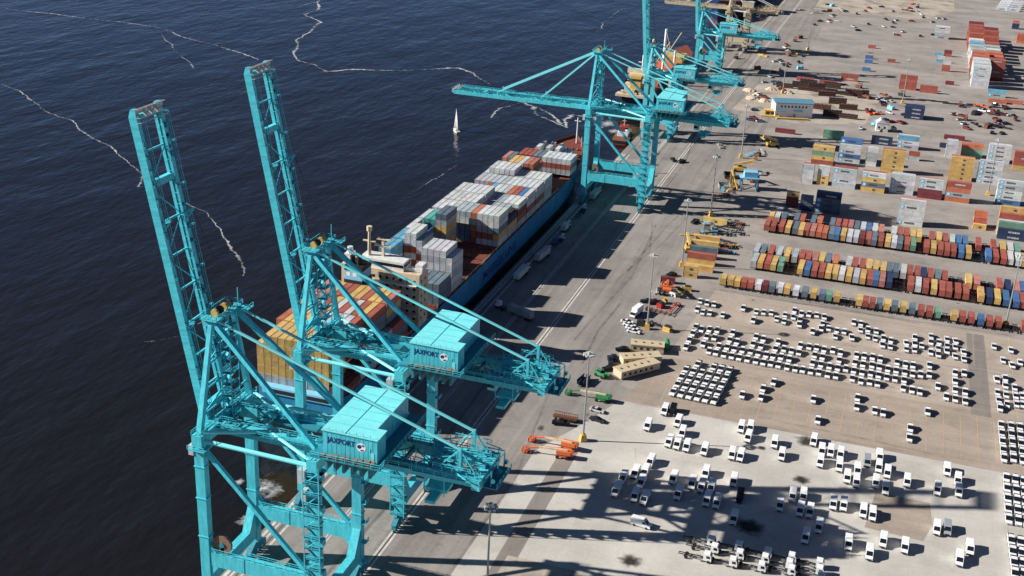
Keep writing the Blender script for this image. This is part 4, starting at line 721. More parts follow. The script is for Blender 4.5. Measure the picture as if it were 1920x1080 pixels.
ship = empty('container_ship', (-164.1, 303, -3)); sx, sy, sz = -164.1, 303, -3
tag(ship, 'blue hulled container ship moored beneath the two raised teal cranes, cream bridge near its stern', 'ship')
H0 = 15.05
stn = [(0, 0, 13.6, 12.5, 15), (6, 0, 14.8, 14, 14.6), (30, 0, H0, H0, 14.3), (240, 0, H0, H0, 14.3), (262, 0, H0, 13.6, 14.8), (282, 0, 13.8, 10.5, 15.8), (300, 0, 10.6, 5.6, 17), (314, 0, 6.2, 2.0, 18), (324, 0, .4, .25, 18.6)]
hl = hull('hull', stn, -2, 14.3, [HULL, BOOT, DECK], ship, 4.6)
m = MB()      # bulwark round the bow and rails along the deck
for a, b in zip(stn[4:], stn[5:]):
    for s in (-1, 1): m.beam((s * (a[2] - .1), a[0], a[4] + .6), (s * (b[2] - .1), b[0], b[4] + .7), .2, 1.4)
m.build('bulwark', DECK, ship)
m = MB()
for s in (-1, 1): m.rail((s * 14.8, 8, 14.6), (s * 14.8, 240, 14.4), 1.2, .06, 6)
m.build('deck_rail', CREAM, ship)
m = MB()
for k in range(18):
    y = 14 + 13.05 * k - 11.2
    if 58 < y < 76: continue
    m.box(-14.2, 14.2, y, y + 12, 14.31, 15.45)
m.build('hatch_cover', DECK, ship)
m = MB()
for k in range(14): x = random.uniform(-4, 11); y = 112 + random.random() * 42; m.box(x, x + random.uniform(.5, 3), y, y + random.uniform(.5, 3), 15.45, 15.5 + random.uniform(.3, 1.4))
for k in range(14): x = random.uniform(-7, 9); y = 255 + random.random() * 50; m.box(x, x + random.uniform(.5, 2), y, y + random.uniform(.5, 2), 15, 17 + random.uniform(.3, 1.4))
m.tube((8, 160, 15.6), (12, 166, 18), .5, 0); m.tube((12, 166, 18), (9, 171, 17), .5, 0)
m.build('deck_fitting', [RUST], ship)
o = link('lettering', text_mesh('MAERSK LINE', 6.4, NAVY), ship); o.rotation_euler = (R(90), 0, R(90)); o.location = (15.09, 131, 7.2); o.scale = (1.13, .78, 1)
# bridge
bx, by = 0, 63
m = MB(); m.box(-15, 15, by, by + 8.2, 14.3, 34.2); br = m.build('deckhouse', CREAM, ship)
k = MB()
for z in (17, 19.8, 22.6, 25.4, 28.2, 31):
    for i in range(11): x = -13.4 + i * 2.6; k.box(x, x + 1.0, by - .05, by, z, z + 1.0)
    k.box(15, 15.05, by + 1.5, by + 2.3, z, z + 1); k.box(15, 15.05, by + 5, by + 5.8, z, z + 1)
k.build('window', GLASS, br)
k = MB()
for z in (18.9, 21.7, 24.5, 27.3, 30.1): k.box(-13, 14.2, by - 2.2, by - .05, z, z + .15); k.rail((-13, by - 2.2, z), (14.2, by - 2.2, z), 1.0, .05, 2.5)
for i in range(5): k.beam((4 + (i % 2) * 4, by - 1.2, 18.9 + i * 2.8), (8 - (i % 2) * 4, by - 1.2, 21.7 + i * 2.8), .8, .15)
k.build('gallery', WHITE_D, br)
m = MB(); m.box(-15.1, 15.1, by + 2.5, by + 6.5, 34.2, 34.6); m.box(-8.5, 8.5, by + 1, by + 8, 34.2, 37.4); m.box(-15.1, -12.4, by + 2.5, by + 6.5, 34.6, 37.0); m.box(12.4, 15.1, by + 2.5, by + 6.5, 34.6, 37.0); m.box(-15.1, 15.1, by + 2.3, by + 2.5, 34.6, 35.7)
wh = m.build('wheelhouse', WHITE_D, ship)
k = MB(); k.box(-8.4, 8.4, by + .95, by + 1, 35.5, 36.6); k.box(8.5, 8.55, by + 1.6, by + 7.4, 35.5, 36.6); k.build('window', GLASS, wh)
m = MB(); m.tube((-5.9, by + 4, 37.4), (-5.9, by + 4, 46.5), .75, 0, 8, .5); m.tube((-5.9, by + 4, 46.5), (-5.9, by + 4, 48.2), 1.0, 0, 10); m.box(-8.3, -3.5, by + 3.6, by + 4.4, 42.5, 42.9); m.build('signal_mast', CREAM, ship)
m = MB(); m.tube((-13.4, by + 4, 37), (-13.4, by + 4, 39.4), 1.3, 0, 12, 1.0); m.build('radome', WHITE_D, ship)
m = MB(); m.beam((-1, by + 5, 37.4), (-1, by + 5, 44), .9, .9); m.box(-4.2, 2.2, by + 4.5, by + 5.5, 41, 41.4); m.box(-3.2, 2.0, by + 4.2, by + 5.8, 43.6, 43.9)
m.build('radar_mast', CREAM, ship)
m = MB(); m.loft([[(-9.4, 52, 14.3), (-1.4, 52, 14.3), (-1.4, 60.5, 14.3), (-9.4, 60.5, 14.3)], [(-8.9, 52.5, 33), (-1.9, 52.5, 33), (-1.9, 60.4, 33), (-8.9, 60.4, 33)]], 1)
m.box(-8.7, -2.1, 52.6, 60.2, 33, 36.4, 0); m.box(-8.8, -2.0, 52.5, 60.3, 36.4, 38.2, 1)
for x, y in ((-6.8, 55), (-4.2, 55), (-5.4, 58)): m.tube((x, y, 38), (x, y, 41.2), .85, 1, 10)
m.box(-8, -6.6, 52.55, 52.6, 34.4, 35.7, 2); m.box(-5.6, -4.2, 52.55, 52.6, 34.4, 35.7, 2)
m.build('funnel', [LIGHTBLUE, BLACK, WHITE], ship)
m = MB(); m.tube((3, 314, 18), (3, 314, 32), .55, 0, 8, .35); m.box(1.2, 4.8, 313.7, 314.3, 30, 30.4); m.beam((7, 309, 17.5), (7, 309, 23), .3, .3); m.build('foremast', WHITE_D, ship)
m = MB()
for k in range(5): x = -6 + k * 3; m.tube((x, 303, 17.2), (x + 1.2, 303, 17.9), .8, 0, 8)
m.build('windlass', RUST, ship)
m = MB(); m.box(-12, 13, -.6, 2.2, 13.5, 15.8, 0); m.box(-10, 11, -.75, -.6, 14.0, 15.2, 1); m.build('poop_house', [LIGHTBLUE, BLACK], ship)

# deck cargo: (bay start y, {column range: tiers bottom to top}); columns run 0 (water side) to 11 (quay side)
Z0 = 12.6
def rnd_from(s): return CR.choice(s)
mixW = 'WWWWLLwLW'
bays = []
def bay(y, spec, zb=Z0): bays.append((y, spec, zb))
def cols(a, b, *tiers): return {c: tiers for c in range(a, b + 1)}
def top(lo, tops, base): 
    d = {}
    for i, t in enumerate(tops): d[lo + i] = tuple(CR.choice(base) for _ in range(len(t) and 5)) + (t,)
    return d
A_ = cols(0, 0, 'L', 'Y', 'Y', 'Y', 'Y'); A_.update(cols(1, 9, 'L', 'Y', 'Y', 'Y', 'Y', 'Y')); A_.update(cols(10, 11, 'D')); bay(305.3, A_)
B_ = top(0, 'OYYYRWWWWR', 'RYLS'); B_.update(cols(10, 11, 'L', 'D')); bay(318.2, B_)
B2 = top(0, 'YPRRYWRWRYR', 'RYDS'); B2.update(cols(11, 11, 'S', 'D', 'L')); bay(331.1, B2)
B3 = top(0, 'PPYRRYYRYYP', 'RYDS'); B3.update(cols(11, 11, 'R', 'S', 'R')); bay(344.0, B3)
bay(385.0, {**cols(0, 2, 'S', 'B', 'C'), **cols(6, 11, 'S', 'S', 'S')})
bay(398.2, {**cols(0, 1, 'S', 'C', 'W', 'C', 'C'), **cols(7, 10, 'L', 'W', 'L', 'W', 'L', 'W'), **cols(11, 11, 'L', 'W', 'L', 'W', 'W')})
bay(411.3, {**cols(0, 1, 'S', 'W', 'B', 'W', 'C'), **cols(2, 3, 'S', 'R', 'W', 'R', 'W', 'W'), **cols(4, 4, 'B', 'W', 'R', 'W', 'L')})
bay(424.4, {**cols(0, 0, 'L', 'B', 'R', 'W', 'W'), **cols(1, 2, 'B', 'S', 'S', 'B')})
bay(437.5, {**cols(0, 0, 'L', 'B', 'R', 'W', 'W'), **cols(1, 2, 'T', 'S', 'L', 'L', 'T'), **cols(3, 4, 'Y', 'Y', 'L', 'Y', 'L', 'S')})
bay(452.6, {**cols(0, 3, 'L', 'W', 'R', 'L', 'W'), **cols(4, 6, 'S', 'B', 'S', 'W', 'L'), **cols(7, 7, 'R', 'R', 'O', 'L', 'O'), **cols(8, 10, 'W', 'R', 'L', 'W', 'W'), **cols(11, 11, 'W', 'Y', 'Y', 'W')})
bays[-1][1][11] = ('W', 'Y', 'S', 'W', 'W')
bay(465.7, {**cols(0, 5, 'L', 'R', 'W', 'R', 'W'), **cols(6, 10, 'R', 'W', 'L', 'L'), **cols(11, 11, 'L', 'Y', 'N')})
bay(478.8, {**cols(0, 5, 'L', 'R', 'W', 'L', 'W'), **cols(6, 8, 'L', 'S', 'W', 'L'), **cols(9, 11, 'L', 'R', 'D', 'w')})
bay(491.9, {**{c: ('L', 'R', 'W', t) for c, t in zip(range(3, 12), 'RCWWLORBW')}, **cols(0, 2, 'W', 'L', 'R')})
bay(505.0, {**cols(0, 5, 'L', 'R', 'W', 'L'), **cols(6, 10, 'S', 'R', 'W', 'W'), **cols(11, 11, 'L', 'R', 'W', 'W')})
bay(518.1, {**cols(1, 5, 'L', 'R', 'W', 'L', 'W'), **cols(0, 0, 'L', 'R', 'W', 'L'), **cols(6, 10, 'S', 'R', 'W', 'W'), **cols(11, 11, 'L', 'L', 'W', 'W')})
bay(531.2, {**{c: ('L', 'R', 'W', 'R', t) for c, t in zip(range(3, 8), 'YYWPO')}})
bay(544.3, {**cols(0, 0, 'R', 'D', 'R', 'P'), **cols(1, 1, 'L', 'S', 'S', 'S'), **cols(4, 6, 'R', 'L', 'R')}, 13)
bay(562.0, {**cols(1, 3, 'D', 'R', 'R'), **cols(4, 5, 'L', 'Y', 'S'), **cols(6, 11, 'L', 'R', 'W')}, 13.3)
bay(576.0, {**cols(2, 9, 'L', 'R'), **cols(3, 3, 'R', 'R', 'W'), **cols(5, 5, 'R', 'R', 'W'), **cols(7, 7, 'R', 'W', 'w'), **cols(8, 9, 'L', 'W')}, 14.2)
for bi, (y, spec, zb) in enumerate(bays):
    for cidx, tiers in spec.items():
        xx = -150.35 - 2.51 * (11 - cidx)
        for t, code in enumerate(tiers):
            nb = lambda c2: len(spec.get(c2, ())) > t
            # leave out boxes boxed in on every side
            if t < len(tiers) - 1 and nb(cidx - 1) and nb(cidx + 1):
                fr = bi + 1 < len(bays) and bays[bi + 1][0] - y < 14 and len(bays[bi + 1][1].get(cidx, ())) > t
                bk = bi > 0 and y - bays[bi - 1][0] < 14 and len(bays[bi - 1][1].get(cidx, ())) > t
                if bk and fr: continue
            cn = CNAME[code]
            lb = '%s deck box, tier %d, column %d from quay side, %s bay from stern' % (cn, t + 1, 12 - cidx, nth(bi + 1))
            o = container((xx, y + 6.1, zb + t * 2.72), 40, code, lb, R(-90), 'containers on the deck of the blue ship', 'deck_container'); o.scale = (1, .93, 1)

# ------------------------------------------------------------------ other vessels
sB = empty('cargo_ship', (-166, 775, -3)); tag(sB, 'cargo ship with yellow and cream bridge house, white derrick posts and orange hatches', 'ship')
hull('hull', [(0, 0, 8, 7, 9.5), (10, 0, 11, 10, 9), (140, 0, 11, 11, 9), (165, 0, 9, 6, 10), (185, 0, .5, .3, 12)], -2, 9, [BOOT, REDHULL, DECK], sB, 3)
m = MB(); m.box(-9, 9, 12, 26, 9, 15); m.box(-7.5, 7.5, 13, 24, 15, 21); m.box(-9.5, 9.5, 20, 24, 20.6, 23.5); m.build('deckhouse', CREAM, sB)
m = MB(); m.box(-9.6, 9.6, 23.95, 24.05, 21.8, 22.8); m.box(-9, 9, 11.9, 12, 16.5, 17.4)
for i in range(7): m.box(-8 + i * 2.4, -7 + i * 2.4, 11.88, 12, 11, 12)
m.build('window', GLASS, sB)
m = MB(); m.box(-3.4, 3.4, 4, 11, 9, 22); m.box(-3.6, 3.6, 3.8, 11.2, 19, 20.3, 1); m.build('funnel', [YEL, BLACK], sB)
m = MB(); m.tube((0, 22, 23), (0, 22, 33), .5); m.box(-3, 3, 21.6, 22.4, 28, 28.4); m.box(-8, -2, 26, 30, 17, 19.5); m.build('signal_mast', WHITE, sB)
m = MB(); m.box(-11.5, 11.5, -3, 4, 9.4, 11); 
for i in range(10): x = random.uniform(-9, 8); m.box(x, x + 2, random.uniform(-2, 1), random.uniform(1.5, 4), 11, 12 + random.random() * 2)
m.build('poop_fitting', [TAN], sB)
for y in (72, 116):
    p = MB(); p.tube((-4, y, 9), (-4, y, 35), 1.2, 0, 10, .9); p.tube((4, y, 9), (4, y, 20), .8, 0, 8); kp = p.build('derrick_post', WHITE, sB)
    p = MB(); p.tube((-4, y + 1.2, 13), (4, y + 20, 30), .45, 0, 6); p.tube((-4, y - 1.2, 13), (3, y - 17, 26), .4, 0, 6); p.tube((-4, y, 34), (4, y + 20, 30), .1, 0, 4); p.tube((-4, y, 33), (3, y - 17, 26), .1, 0, 4); p.build('derrick_boom', BEIGE, kp)
for y0, y1, mt in ((40, 62, ORANGE), (82, 106, ORANGE), (126, 146, YEL)):
    p = MB(); p.box(-8, 8, y0, y1, 9, 13); [p.box(-8.2, 8.2, y0 + i * 4, y0 + i * 4 + .4, 13, 13.3) for i in range(5)]; p.build('hatch_cover', mt, sB)
sC = empty('container_ship', (-171, 1140, -3)); tag(sC, 'navy hulled container ship stacked with white boxes at the top edge of the view', 'ship')
hull('hull', [(0, 0, .5, .3, 22), (14, 0, 9, 4, 20), (34, 0, 15, 11, 18), (70, 0, 18, 17, 17), (320, 0, 18, 18, 17)], -2, 17, [NAVYHULL, REDHULL, DECK], sC, 3.5)
m = MB(); m.tube((0, 10, 21), (0, 10, 34), .6, 0, 8, .4); m.box(-2, 2, 9.7, 10.3, 30, 30.5); m.build('foremast', WHITE, sC)
m = MB(); m.box(-16, 16, 250, 262, 17, 48); m.build('deckhouse', WHITE, sC)
CSC = random.Random(9)
for bi in range(3):
    for cx in range(13):
        hh = (3, 4, 5)[bi]
        for t in range(hh):
            if bi and t < hh - 2 and cx < 12: continue
            if bi == 0 and (cx < 2 or cx > 10): continue
            code = CSC.choice('wwWwWLTCw')
            container((-171 - 15.1 + cx * 2.52, 1192 + bi * 13.2, 14.3 + t * 2.7), 40, code, '%s box, column %d, tier %d, %s bay from the navy bow' % (CNAME[code], cx + 1, t + 1, nth(bi + 1)), R(-90), 'containers on the deck of the navy ship', 'deck_container')
tg = empty('tugboat', (TUG[0] - .5, TUG[1] - 12, -3)); tag(tg, 'dark hulled tugboat with white and red house churning foam beside the quay', 'tugboat')
tg.rotation_euler = (0, 0, R(4))
hull('hull', [(-14, 0, 4, 3.5, 2.4), (-10, 0, 5, 4.6, 2.2), (4, 0, 5, 4.8, 2.6), (11, 0, 3.4, 2.6, 3.6), (15, 0, .5, .3, 4.2)], -1.5, 2.4, [BLACK, REDHULL, RUST], tg, .4)
m = MB(); m.box(-3.2, 3.2, -4, 6, 2.5, 5.2); m.box(-2.4, 2.4, 0, 4.6, 5.2, 7.8); m.build('deckhouse', WHITE, tg)
m = MB(); m.box(-2.45, 2.45, -.05, 4.65, 6.2, 7.2); m.build('window', GLASS, tg)
m = MB(); m.box(-2.7, 2.7, -.3, 4.9, 7.8, 8.1); m.box(-1.2, 1.2, -3.4, -1.6, 5.2, 8.2); m.build('wheelhouse_roof', REDHULL, tg)
m = MB(); m.tube((0, 1, 8), (0, 1, 13), .18); m.box(-1.2, 1.2, .8, 1.2, 11, 11.2); m.build('mast', WHITE_D, tg)
m = MB()
for i in range(9): a = i * .7; m.tube((4.9, -10 + i * 2.2, 1.4), (5.3, -10 + i * 2.2, 1.4), .6, 0, 10); m.tube((-5.3, -10 + i * 2.2, 1.4), (-4.9, -10 + i * 2.2, 1.4), .6, 0, 10)
m.build('fender', BLACK, tg)
sb = empty('sailboat', (SAIL[0], SAIL[1], -3)); tag(sb, 'small white sailboat with its sail up on the open water', 'sailboat'); sb.rotation_euler = (0, 0, R(38))
hull('hull', [(-4.6, 0, 1.2, .9, 1.1), (-2, 0, 1.55, 1.3, 1.0), (1, 0, 1.5, 1.2, 1.1), (3.6, 0, .7, .4, 1.25), (4.8, 0, .08, .05, 1.4)], -.6, 1, [WHITE, DARK, BEIGE], sb, .2)
m = MB(); m.box(-.8, .8, -1, 2, 1.0, 1.7); m.build('cabin', WHITE, sb)
m = MB(); m.tube((0, .8, 1), (0, .8, 14.2), .09); m.tube((0, .8, 2.4), (0, -3.8, 2.4), .07); m.build('mast', STEEL, sb)
m = MB(); m.loft([[(.02, .7, 2.6), (.3, -1.5, 2.6), (.1, -3.7, 2.6), (.06, -3.7, 2.62), (.25, -1.5, 2.62), (-.02, .7, 2.62)], [(.02, .7, 7.5), (.28, -.6, 7.5), (.1, -2.0, 7.5), (.06, -2.0, 7.5), (.24, -.6, 7.5), (-.02, .7, 7.5)], [(.02, .72, 14), (.02, .68, 14), (.02, .6, 14), (.0, .6, 14), (.0, .68, 14), (-.02, .72, 14)]]); m.build('mainsail', SAILCLOTH, sb, None, True)
m = MB(); m.loft([[(.02, 4.4, 1.6), (.5, 2.6, 1.8), (.4, 1.2, 2.0), (.36, 1.2, 2.0), (.46, 2.6, 1.8), (-.02, 4.4, 1.6)], [(.02, 1.0, 12.2), (.03, .95, 12.2), (.02, .9, 12.2), (.0, .9, 12.2), (.0, .95, 12.2), (-.02, 1.0, 12.2)]]); m.build('jib', SAILCLOTH, sb, None, True)
# ------------------------------------------------------------------ vehicles (front towards -y)
def wheels(m, ys, hw, r, mi):
    for y in ys:
        for s in (-1, 1): m.tube((s * hw - .12, y, r), (s * hw + .12, y, r), r, mi, 10)
def car_mesh(kind):
    m = MB()
    if kind == 'suv':
        m.prism([(-2.55, .35), (-2.6, .72), (-2.4, .98), (-1.25, 1.08), (2.45, 1.1), (2.55, .8), (2.5, .35)], 'x', -.96, .96, 0)
        b, t = (-1.6, 2.4, .95, 1.07), (-.2, 1.05, .84, 1.68)
        m.prism([(1.0, 1.66), (2.42, 1.27), (2.5, 1.0), (1.0, 1.0)], 'x', -.88, .88, 1)
    elif kind == 'sedan':
        m.prism([(-2.45, .33), (-2.5, .65), (-2.3, .86), (-1.1, .96), (1.75, 1.0), (2.45, .96), (2.5, .6), (2.42, .33)], 'x', -.93, .93, 0)
        b, t = (-1.4, 2.0, .91, .97), (-.1, .75, .78, 1.44)
    else:
        m.prism([(-2.75, .45), (-2.8, .9), (-2.6, 1.15), (-1.35, 1.2), (.9, 1.22), (.9, .75), (2.75, .75), (2.75, .45)], 'x', -.98, .98, 0)
        for s in (-1, 1): m.box(min(s * .98, s * .86), max(s * .98, s * .86), .92, 2.72, .76, 1.22, 0)
        m.box(-.86, .86, 2.64, 2.74, .76, 1.2, 0); m.box(-.97, .97, .92, 2.72, 1.221, 1.26, 2)
        b, t = (-1.55, .88, .96, 1.2), (-.4, .6, .86, 1.84)
    r = lambda q: [(-q[2], q[0], q[3]), (q[2], q[0], q[3]), (q[2], q[1], q[3]), (-q[2], q[1], q[3])]
    m.loft([r(b), r(t)], 1)
    m.box(-t[2] - .01, t[2] + .01, t[0] - .02, t[1] + .02, t[3] - .02, t[3] + .05, 0)
    for s in (-1, 1):
        for yb, yt in (((b[0] + b[1]) / 2, (t[0] + t[1]) / 2),): m.beam((s * (b[2] + .01), yb, b[3]), (s * (t[2] + .01), yt, t[3]), .08, .1, 0)
    fy = -2.55 if kind == 'suv' else -2.46 if kind == 'sedan' else -2.76
    m.box(-.5, .5, fy - .06, fy, .5, .68, 1)
    for s in (-1, 1): m.box(min(s * .6, s * .86), max(s * .6, s * .86), fy - .05, fy + .05, .68, .84, 3)
    wheels(m, (-1.55, 1.55) if kind != 'pickup' else (-1.75, 1.75), .86, .36, 2)
    return m.mesh(kind, [BODY, GLASS, BLACK, STEEL])
CARM = {k: car_mesh(k) for k in ('suv', 'sedan', 'pickup')}
VR = random.Random(21)
def car(x, y, kind, label, rz=0, c=(.80, .81, .83), group=None, cat=None, name=None):
    o = link(name or {'suv': 'parked_car', 'sedan': 'parked_car', 'pickup': 'pickup_truck'}[kind], CARM[kind]); o.location = (x, y, .04); o.rotation_euler = (0, 0, rz); o.scale = (.93, 1.08, 1.08) if kind != 'sedan' else (.93, 1.06, 1.06)
    o.color = (*c, 1); return tag(o, label, cat or ('pickup truck' if kind == 'pickup' else 'car'), group)
colr = sorted(CARCOLS, key=lambda q: q[0])
for ci, (xf, xc, ys) in enumerate(colr):
    for i, y in enumerate(ys):
        g = VR.choice((.82, .80, .78, .84)); 
        front = 'at the front' if i == 0 else '%s from the front' % nth(i + 1)
        car(xf + VR.uniform(-.1, .1), y, 'suv', 'white car %s of the %s column from the left, packed block' % (front, nth(ci + 1)), R(VR.uniform(-1.5, 1.5)), (g, g, g * 1.01), 'white cars in the packed block')
sc = sorted([tuple(q) for q in SCAT])
for i, (x, y) in enumerate(sc):
    k = 'sedan' if VR.random() < .6 else 'suv'; red = VR.random() < .06
    car(x, y, k, 'white car in the loose groups beyond the packed block, %s from the left' % nth(i + 1), R(VR.uniform(-4, 4) + 3), (.78, .79, .81), 'white cars in the loose groups')
for i, (x, y, k, j) in enumerate(BLOCK):
    car(x, y, 'pickup', 'white pickup, %s from the front in the %s column of the slanted block' % (nth(j + 1), nth(k + 1)), R(-6), (.78, .79, .8), 'pickups in the slanted block')
lots = [0] * 3
for i, (x, y) in enumerate(RIGHT):
    li = 0 if y > 408 else 1 if y > 362 else 2
    lots[li] += 1
    car(x, y, 'sedan' if li == 0 else 'suv', 'white car by the right edge, %s counted in the %s lot there' % (nth(lots[li]), ('far', 'middle', 'near')[li]), R(VR.uniform(-2, 2)), (.8, .8, .82), 'white cars in the lots at the right edge')
for i, (x, y) in enumerate(sorted(map(tuple, SINGLE))):
    car(x, y, 'suv', 'white car alone on the open brown asphalt, %s from the left' % nth(i + 1), R(VR.uniform(-2, 2)), (.82, .82, .83), 'white cars standing apart')

def make_van():
    m = MB()
    m.prism([(-2.95, .45), (-3.0, .85), (-2.85, 1.15), (-2.05, 1.38), (-1.2, 2.35), (-.9, 2.5), (2.75, 2.55), (2.95, 2.35), (3.0, .45)], 'x', -.98, .98, 0)
    m.box(-.9, .9, -.8, 2.7, 2.52, 2.6, 0)
    for i in range(4): m.box(-.88, .88, -.4 + i * .8, -.36 + i * .8, 2.6, 2.62, 0)
    root = m.build('cargo_van', [BODY])
    k = MB(); k.add([(-.86, -2.07, 1.41), (.86, -2.07, 1.41), (.8, -1.25, 2.33), (-.8, -1.25, 2.33)], [(0, 1, 2, 3)])
    for s in (-1, 1): k.add([(s * .99, -1.85, 1.45), (s * .99, -.6, 1.45), (s * .99, -.6, 2.1), (s * .99, -1.3, 2.1)], [(0, 1, 2, 3)])
    k.build('windscreen', GLASS, root)
    k = MB(); k.box(-.62, .62, -3.03, -2.98, .62, .9); k.box(-.95, .95, -3.04, -2.96, .42, .54); k.build('grille', BLACK, root)
    for s in (-1, 1): k = MB(); k.box(min(s * .68, s * .94), max(s * .68, s * .94), -3.0, -2.9, .78, 1.02); k.build('headlight', PALEGREY, root)
    for y in (-1.85, 1.75):
        for s in (-1, 1): k = MB(); k.tube((s * .82, y, .38), (s * 1.0, y, .38), .38, 0, 12); k.build('wheel', BLACK, root)
    return root
van0 = Proto(make_van())
vs = sorted([tuple(v) for v in VANS], key=lambda v: v[0])
cnt = {}
for x, y, g in vs:
    band = 'front' if y < 292 else 'middle' if y < 322 else 'back'
    cnt[band] = cnt.get(band, 0) + 1
    cc = (.30, .33, .37) if g else (.80, .81, .82)
    lb = ('silver grey van among the white ones, on the %s part of the pale concrete' % band) if g else 'white van, %s from the left on the %s part of the pale concrete' % (nth(cnt[band]), band)
    van0.place((x, y, .03), R(VR.uniform(-3, 3)), lb, cc, 'vans on the pale concrete', 'van')
for (x, y), lb in zip(DARKVAN, ('black van beside a white van at the left end of the brown asphalt edge', 'black van parked alone inside the big crane shadow')):
    van0.place((x, y, .03), R(2), lb, (.008, .008, .012), 'vans on the pale concrete', 'van')
van0.place((SIDEVAN[0], SIDEVAN[1], .03), R(82), 'white van seen from its side, driving right between the crane shadows', (.8, .81, .82), 'vans on the pale concrete', 'van')

def make_truck():
    m = MB()
    for y in (-.42, .42): m.box(y - .06, y + .06, -1.5, 7.4, .75, 1.0)
    for y in (.2, 2, 4, 5.6, 7.2): m.box(-.45, .45, y, y + .12, .76, .98)
    root = m.build('cab_chassis_truck', DARK)
    k = MB(); k.prism([(-1.55, .6), (-1.6, 1.4), (-1.35, 2.55), (-1.1, 2.7), (.55, 2.7), (.6, .75)], 'x', -1.1, 1.1); cb = k.build('cab', [BODY], root)
    k = MB(); k.add([(-.95, -1.62, 1.5), (.95, -1.62, 1.5), (.9, -1.42, 2.45), (-.9, -1.42, 2.45)], [(0, 1, 2, 3)])
    for s in (-1, 1): k.add([(s * 1.11, -1.3, 1.5), (s * 1.11, -.2, 1.5), (s * 1.11, -.2, 2.3), (s * 1.11, -1.15, 2.3)], [(0, 1, 2, 3)])
    k.build('windscreen', GLASS, cb)
    for y in (-.9, 5.2):
        for s in (-1, 1): k = MB(); k.tube((s * .75, y, .5), (s * 1.1, y, .5), .5, 0, 12); k.build('wheel', BLACK, root)
    k = MB(); k.tube((.85, 1.4, .75), (.85, 2.6, .75), .3, 0, 10); k.box(-1.1, -.55, 1.2, 2.2, .5, .95); k.box(-.35, .35, 2.5, 4.6, .55, .74); k.build('fuel_tank', STEEL, root)
    return root
tk = Proto(make_truck())
for i, (x, y) in enumerate(TRUCKS):
    tk.place((x, y, .03), R(90 + VR.uniform(-3, 1)), 'white cab truck with bare dark chassis, %s cab from the left along the %s row' % (nth(i // 3 + 1), ('far', 'middle', 'near')[i % 3]), (.8, .8, .8), 'bare chassis trucks at the near edge', 'truck')

# ------------------------------------------------------------------ light poles
def make_pole():
    root = empty('light_pole')
    m = MB(); m.loft([[(-1.1, -1.1, 0), (1.1, -1.1, 0), (1.1, 1.1, 0), (-1.1, 1.1, 0)], [(-.8, -.8, 2.3), (.8, -.8, 2.3), (.8, .8, 2.3), (-.8, .8, 2.3)]]); m.tube((0, 0, 2.3), (0, 0, 2.5), .55, 0, 12); m.build('base', YEL, root)
    m = MB(); m.tube((0, 0, 2.4), (0, 0, 30.6), .34, 0, 10, .18); m.build('mast', STEEL, root)
    m = MB()
    for i in range(8):
        a = i * math.pi / 4; m.beam((0, 0, 30.4), (1.3 * math.cos(a), 1.3 * math.sin(a), 30.2), .1, .1); x, y = 1.45 * math.cos(a), 1.45 * math.sin(a); m.box(x - .4, x + .4, y - .4, y + .4, 29.9, 30.35)
    m.tube((0, 0, 30.2), (0, 0, 31.2), .5, 0, 10); m.build('lamp_head', PALEGREY, root)
    return root
pole = Proto(make_pole())
PL = ['tall light pole beside the orange boom lifts', 'tall light pole beside the white box van and small white cars', 'tall light pole at the near end of the yellow container stack', 'tall light pole at the far end of the yellow container stack',
      'tall light pole behind the machinery with light blue cabin', 'tall light pole left of the low white building', 'tall light pole in the far yard left of the empty grey field', 'tall light pole among the far red stacked containers',
      'tall light pole at the right end of the near trailer line', 'tall light pole in front of the grey stacks at the right edge', 'tall light pole at the near edge with its foot out of view']
for p, lb in zip(POLES, PL): pole.place((p[0], p[1], 0), R(VR.uniform(0, 40)), lb, None, 'tall light poles of the terminal', 'light pole')

# ------------------------------------------------------------------ machines and odds and ends along the pole line
M = MISC
def make_lift(mt):
    root = empty('boom_lift')
    m = MB(); m.box(-1.6, 1.6, -1.1, 1.1, .7, 1.3); m.box(-2.6, 1.9, -1.25, 1.25, 1.5, 2.7); m.prism([(-2.6, 1.5), (-3.3, 1.7), (-3.3, 2.5), (-2.6, 2.7)], 'y', -1.1, 1.1); m.tube((0, 0, 1.2), (0, 0, 1.6), .8, 0, 12); m.build('turntable', mt, root)
    for x in (-1.5, 1.5):
        for y in (-1.15, 1.15): k = MB(); k.tube((x, y - .2, .55), (x, y + .2, .55), .55, 0, 12); k.build('wheel', BLACK, root)
    k = MB(); k.beam((-1.5, .4, 2.9), (7.5, .4, 2.6), .55, .6, 0, .5, .5); k.beam((-.8, -.5, 2.7), (6.0, -.5, 2.4), .4, .4, 1); k.beam((7.5, .4, 2.6), (11, .4, 1.6), .4, .4, 1); k.build('boom', [CREAM, mt], root)
    k = MB(); 
    for a, b in (((11, -.8, .4), (11, 1.4, .4)), ((12.6, -.8, .4), (12.6, 1.4, .4)), ((11, -.8, .4), (12.6, -.8, .4)), ((11, 1.4, .4), (12.6, 1.4, .4))): k.rail(a, b, 1.2, .09, .8)
    k.box(11, 12.6, -.8, 1.4, .3, .42); k.box(10.6, 11, -.3, .9, .8, 2.0); k.build('basket', mt, root)
    return root
lo = Proto(make_lift(ORANGE))
for i, ((a, b), lb) in enumerate(zip(M['lift_or'], ('orange boom lift with folded pale boom, nearer the yellow pole base', 'orange boom lift with folded pale boom, nearer the camera of the pair'))):
    lo.place((a[0], a[1], .02), R(180 + (4 if i else -3)), lb, None, 'orange boom lifts', 'boom lift')
lg = Proto(make_lift(GREEN)); (a, b) = M['lift_gr']
lg.place((a[0], a[1], .02), R(178), 'green boom lift with folded boom beside the dark skip', None, None, 'boom lift')
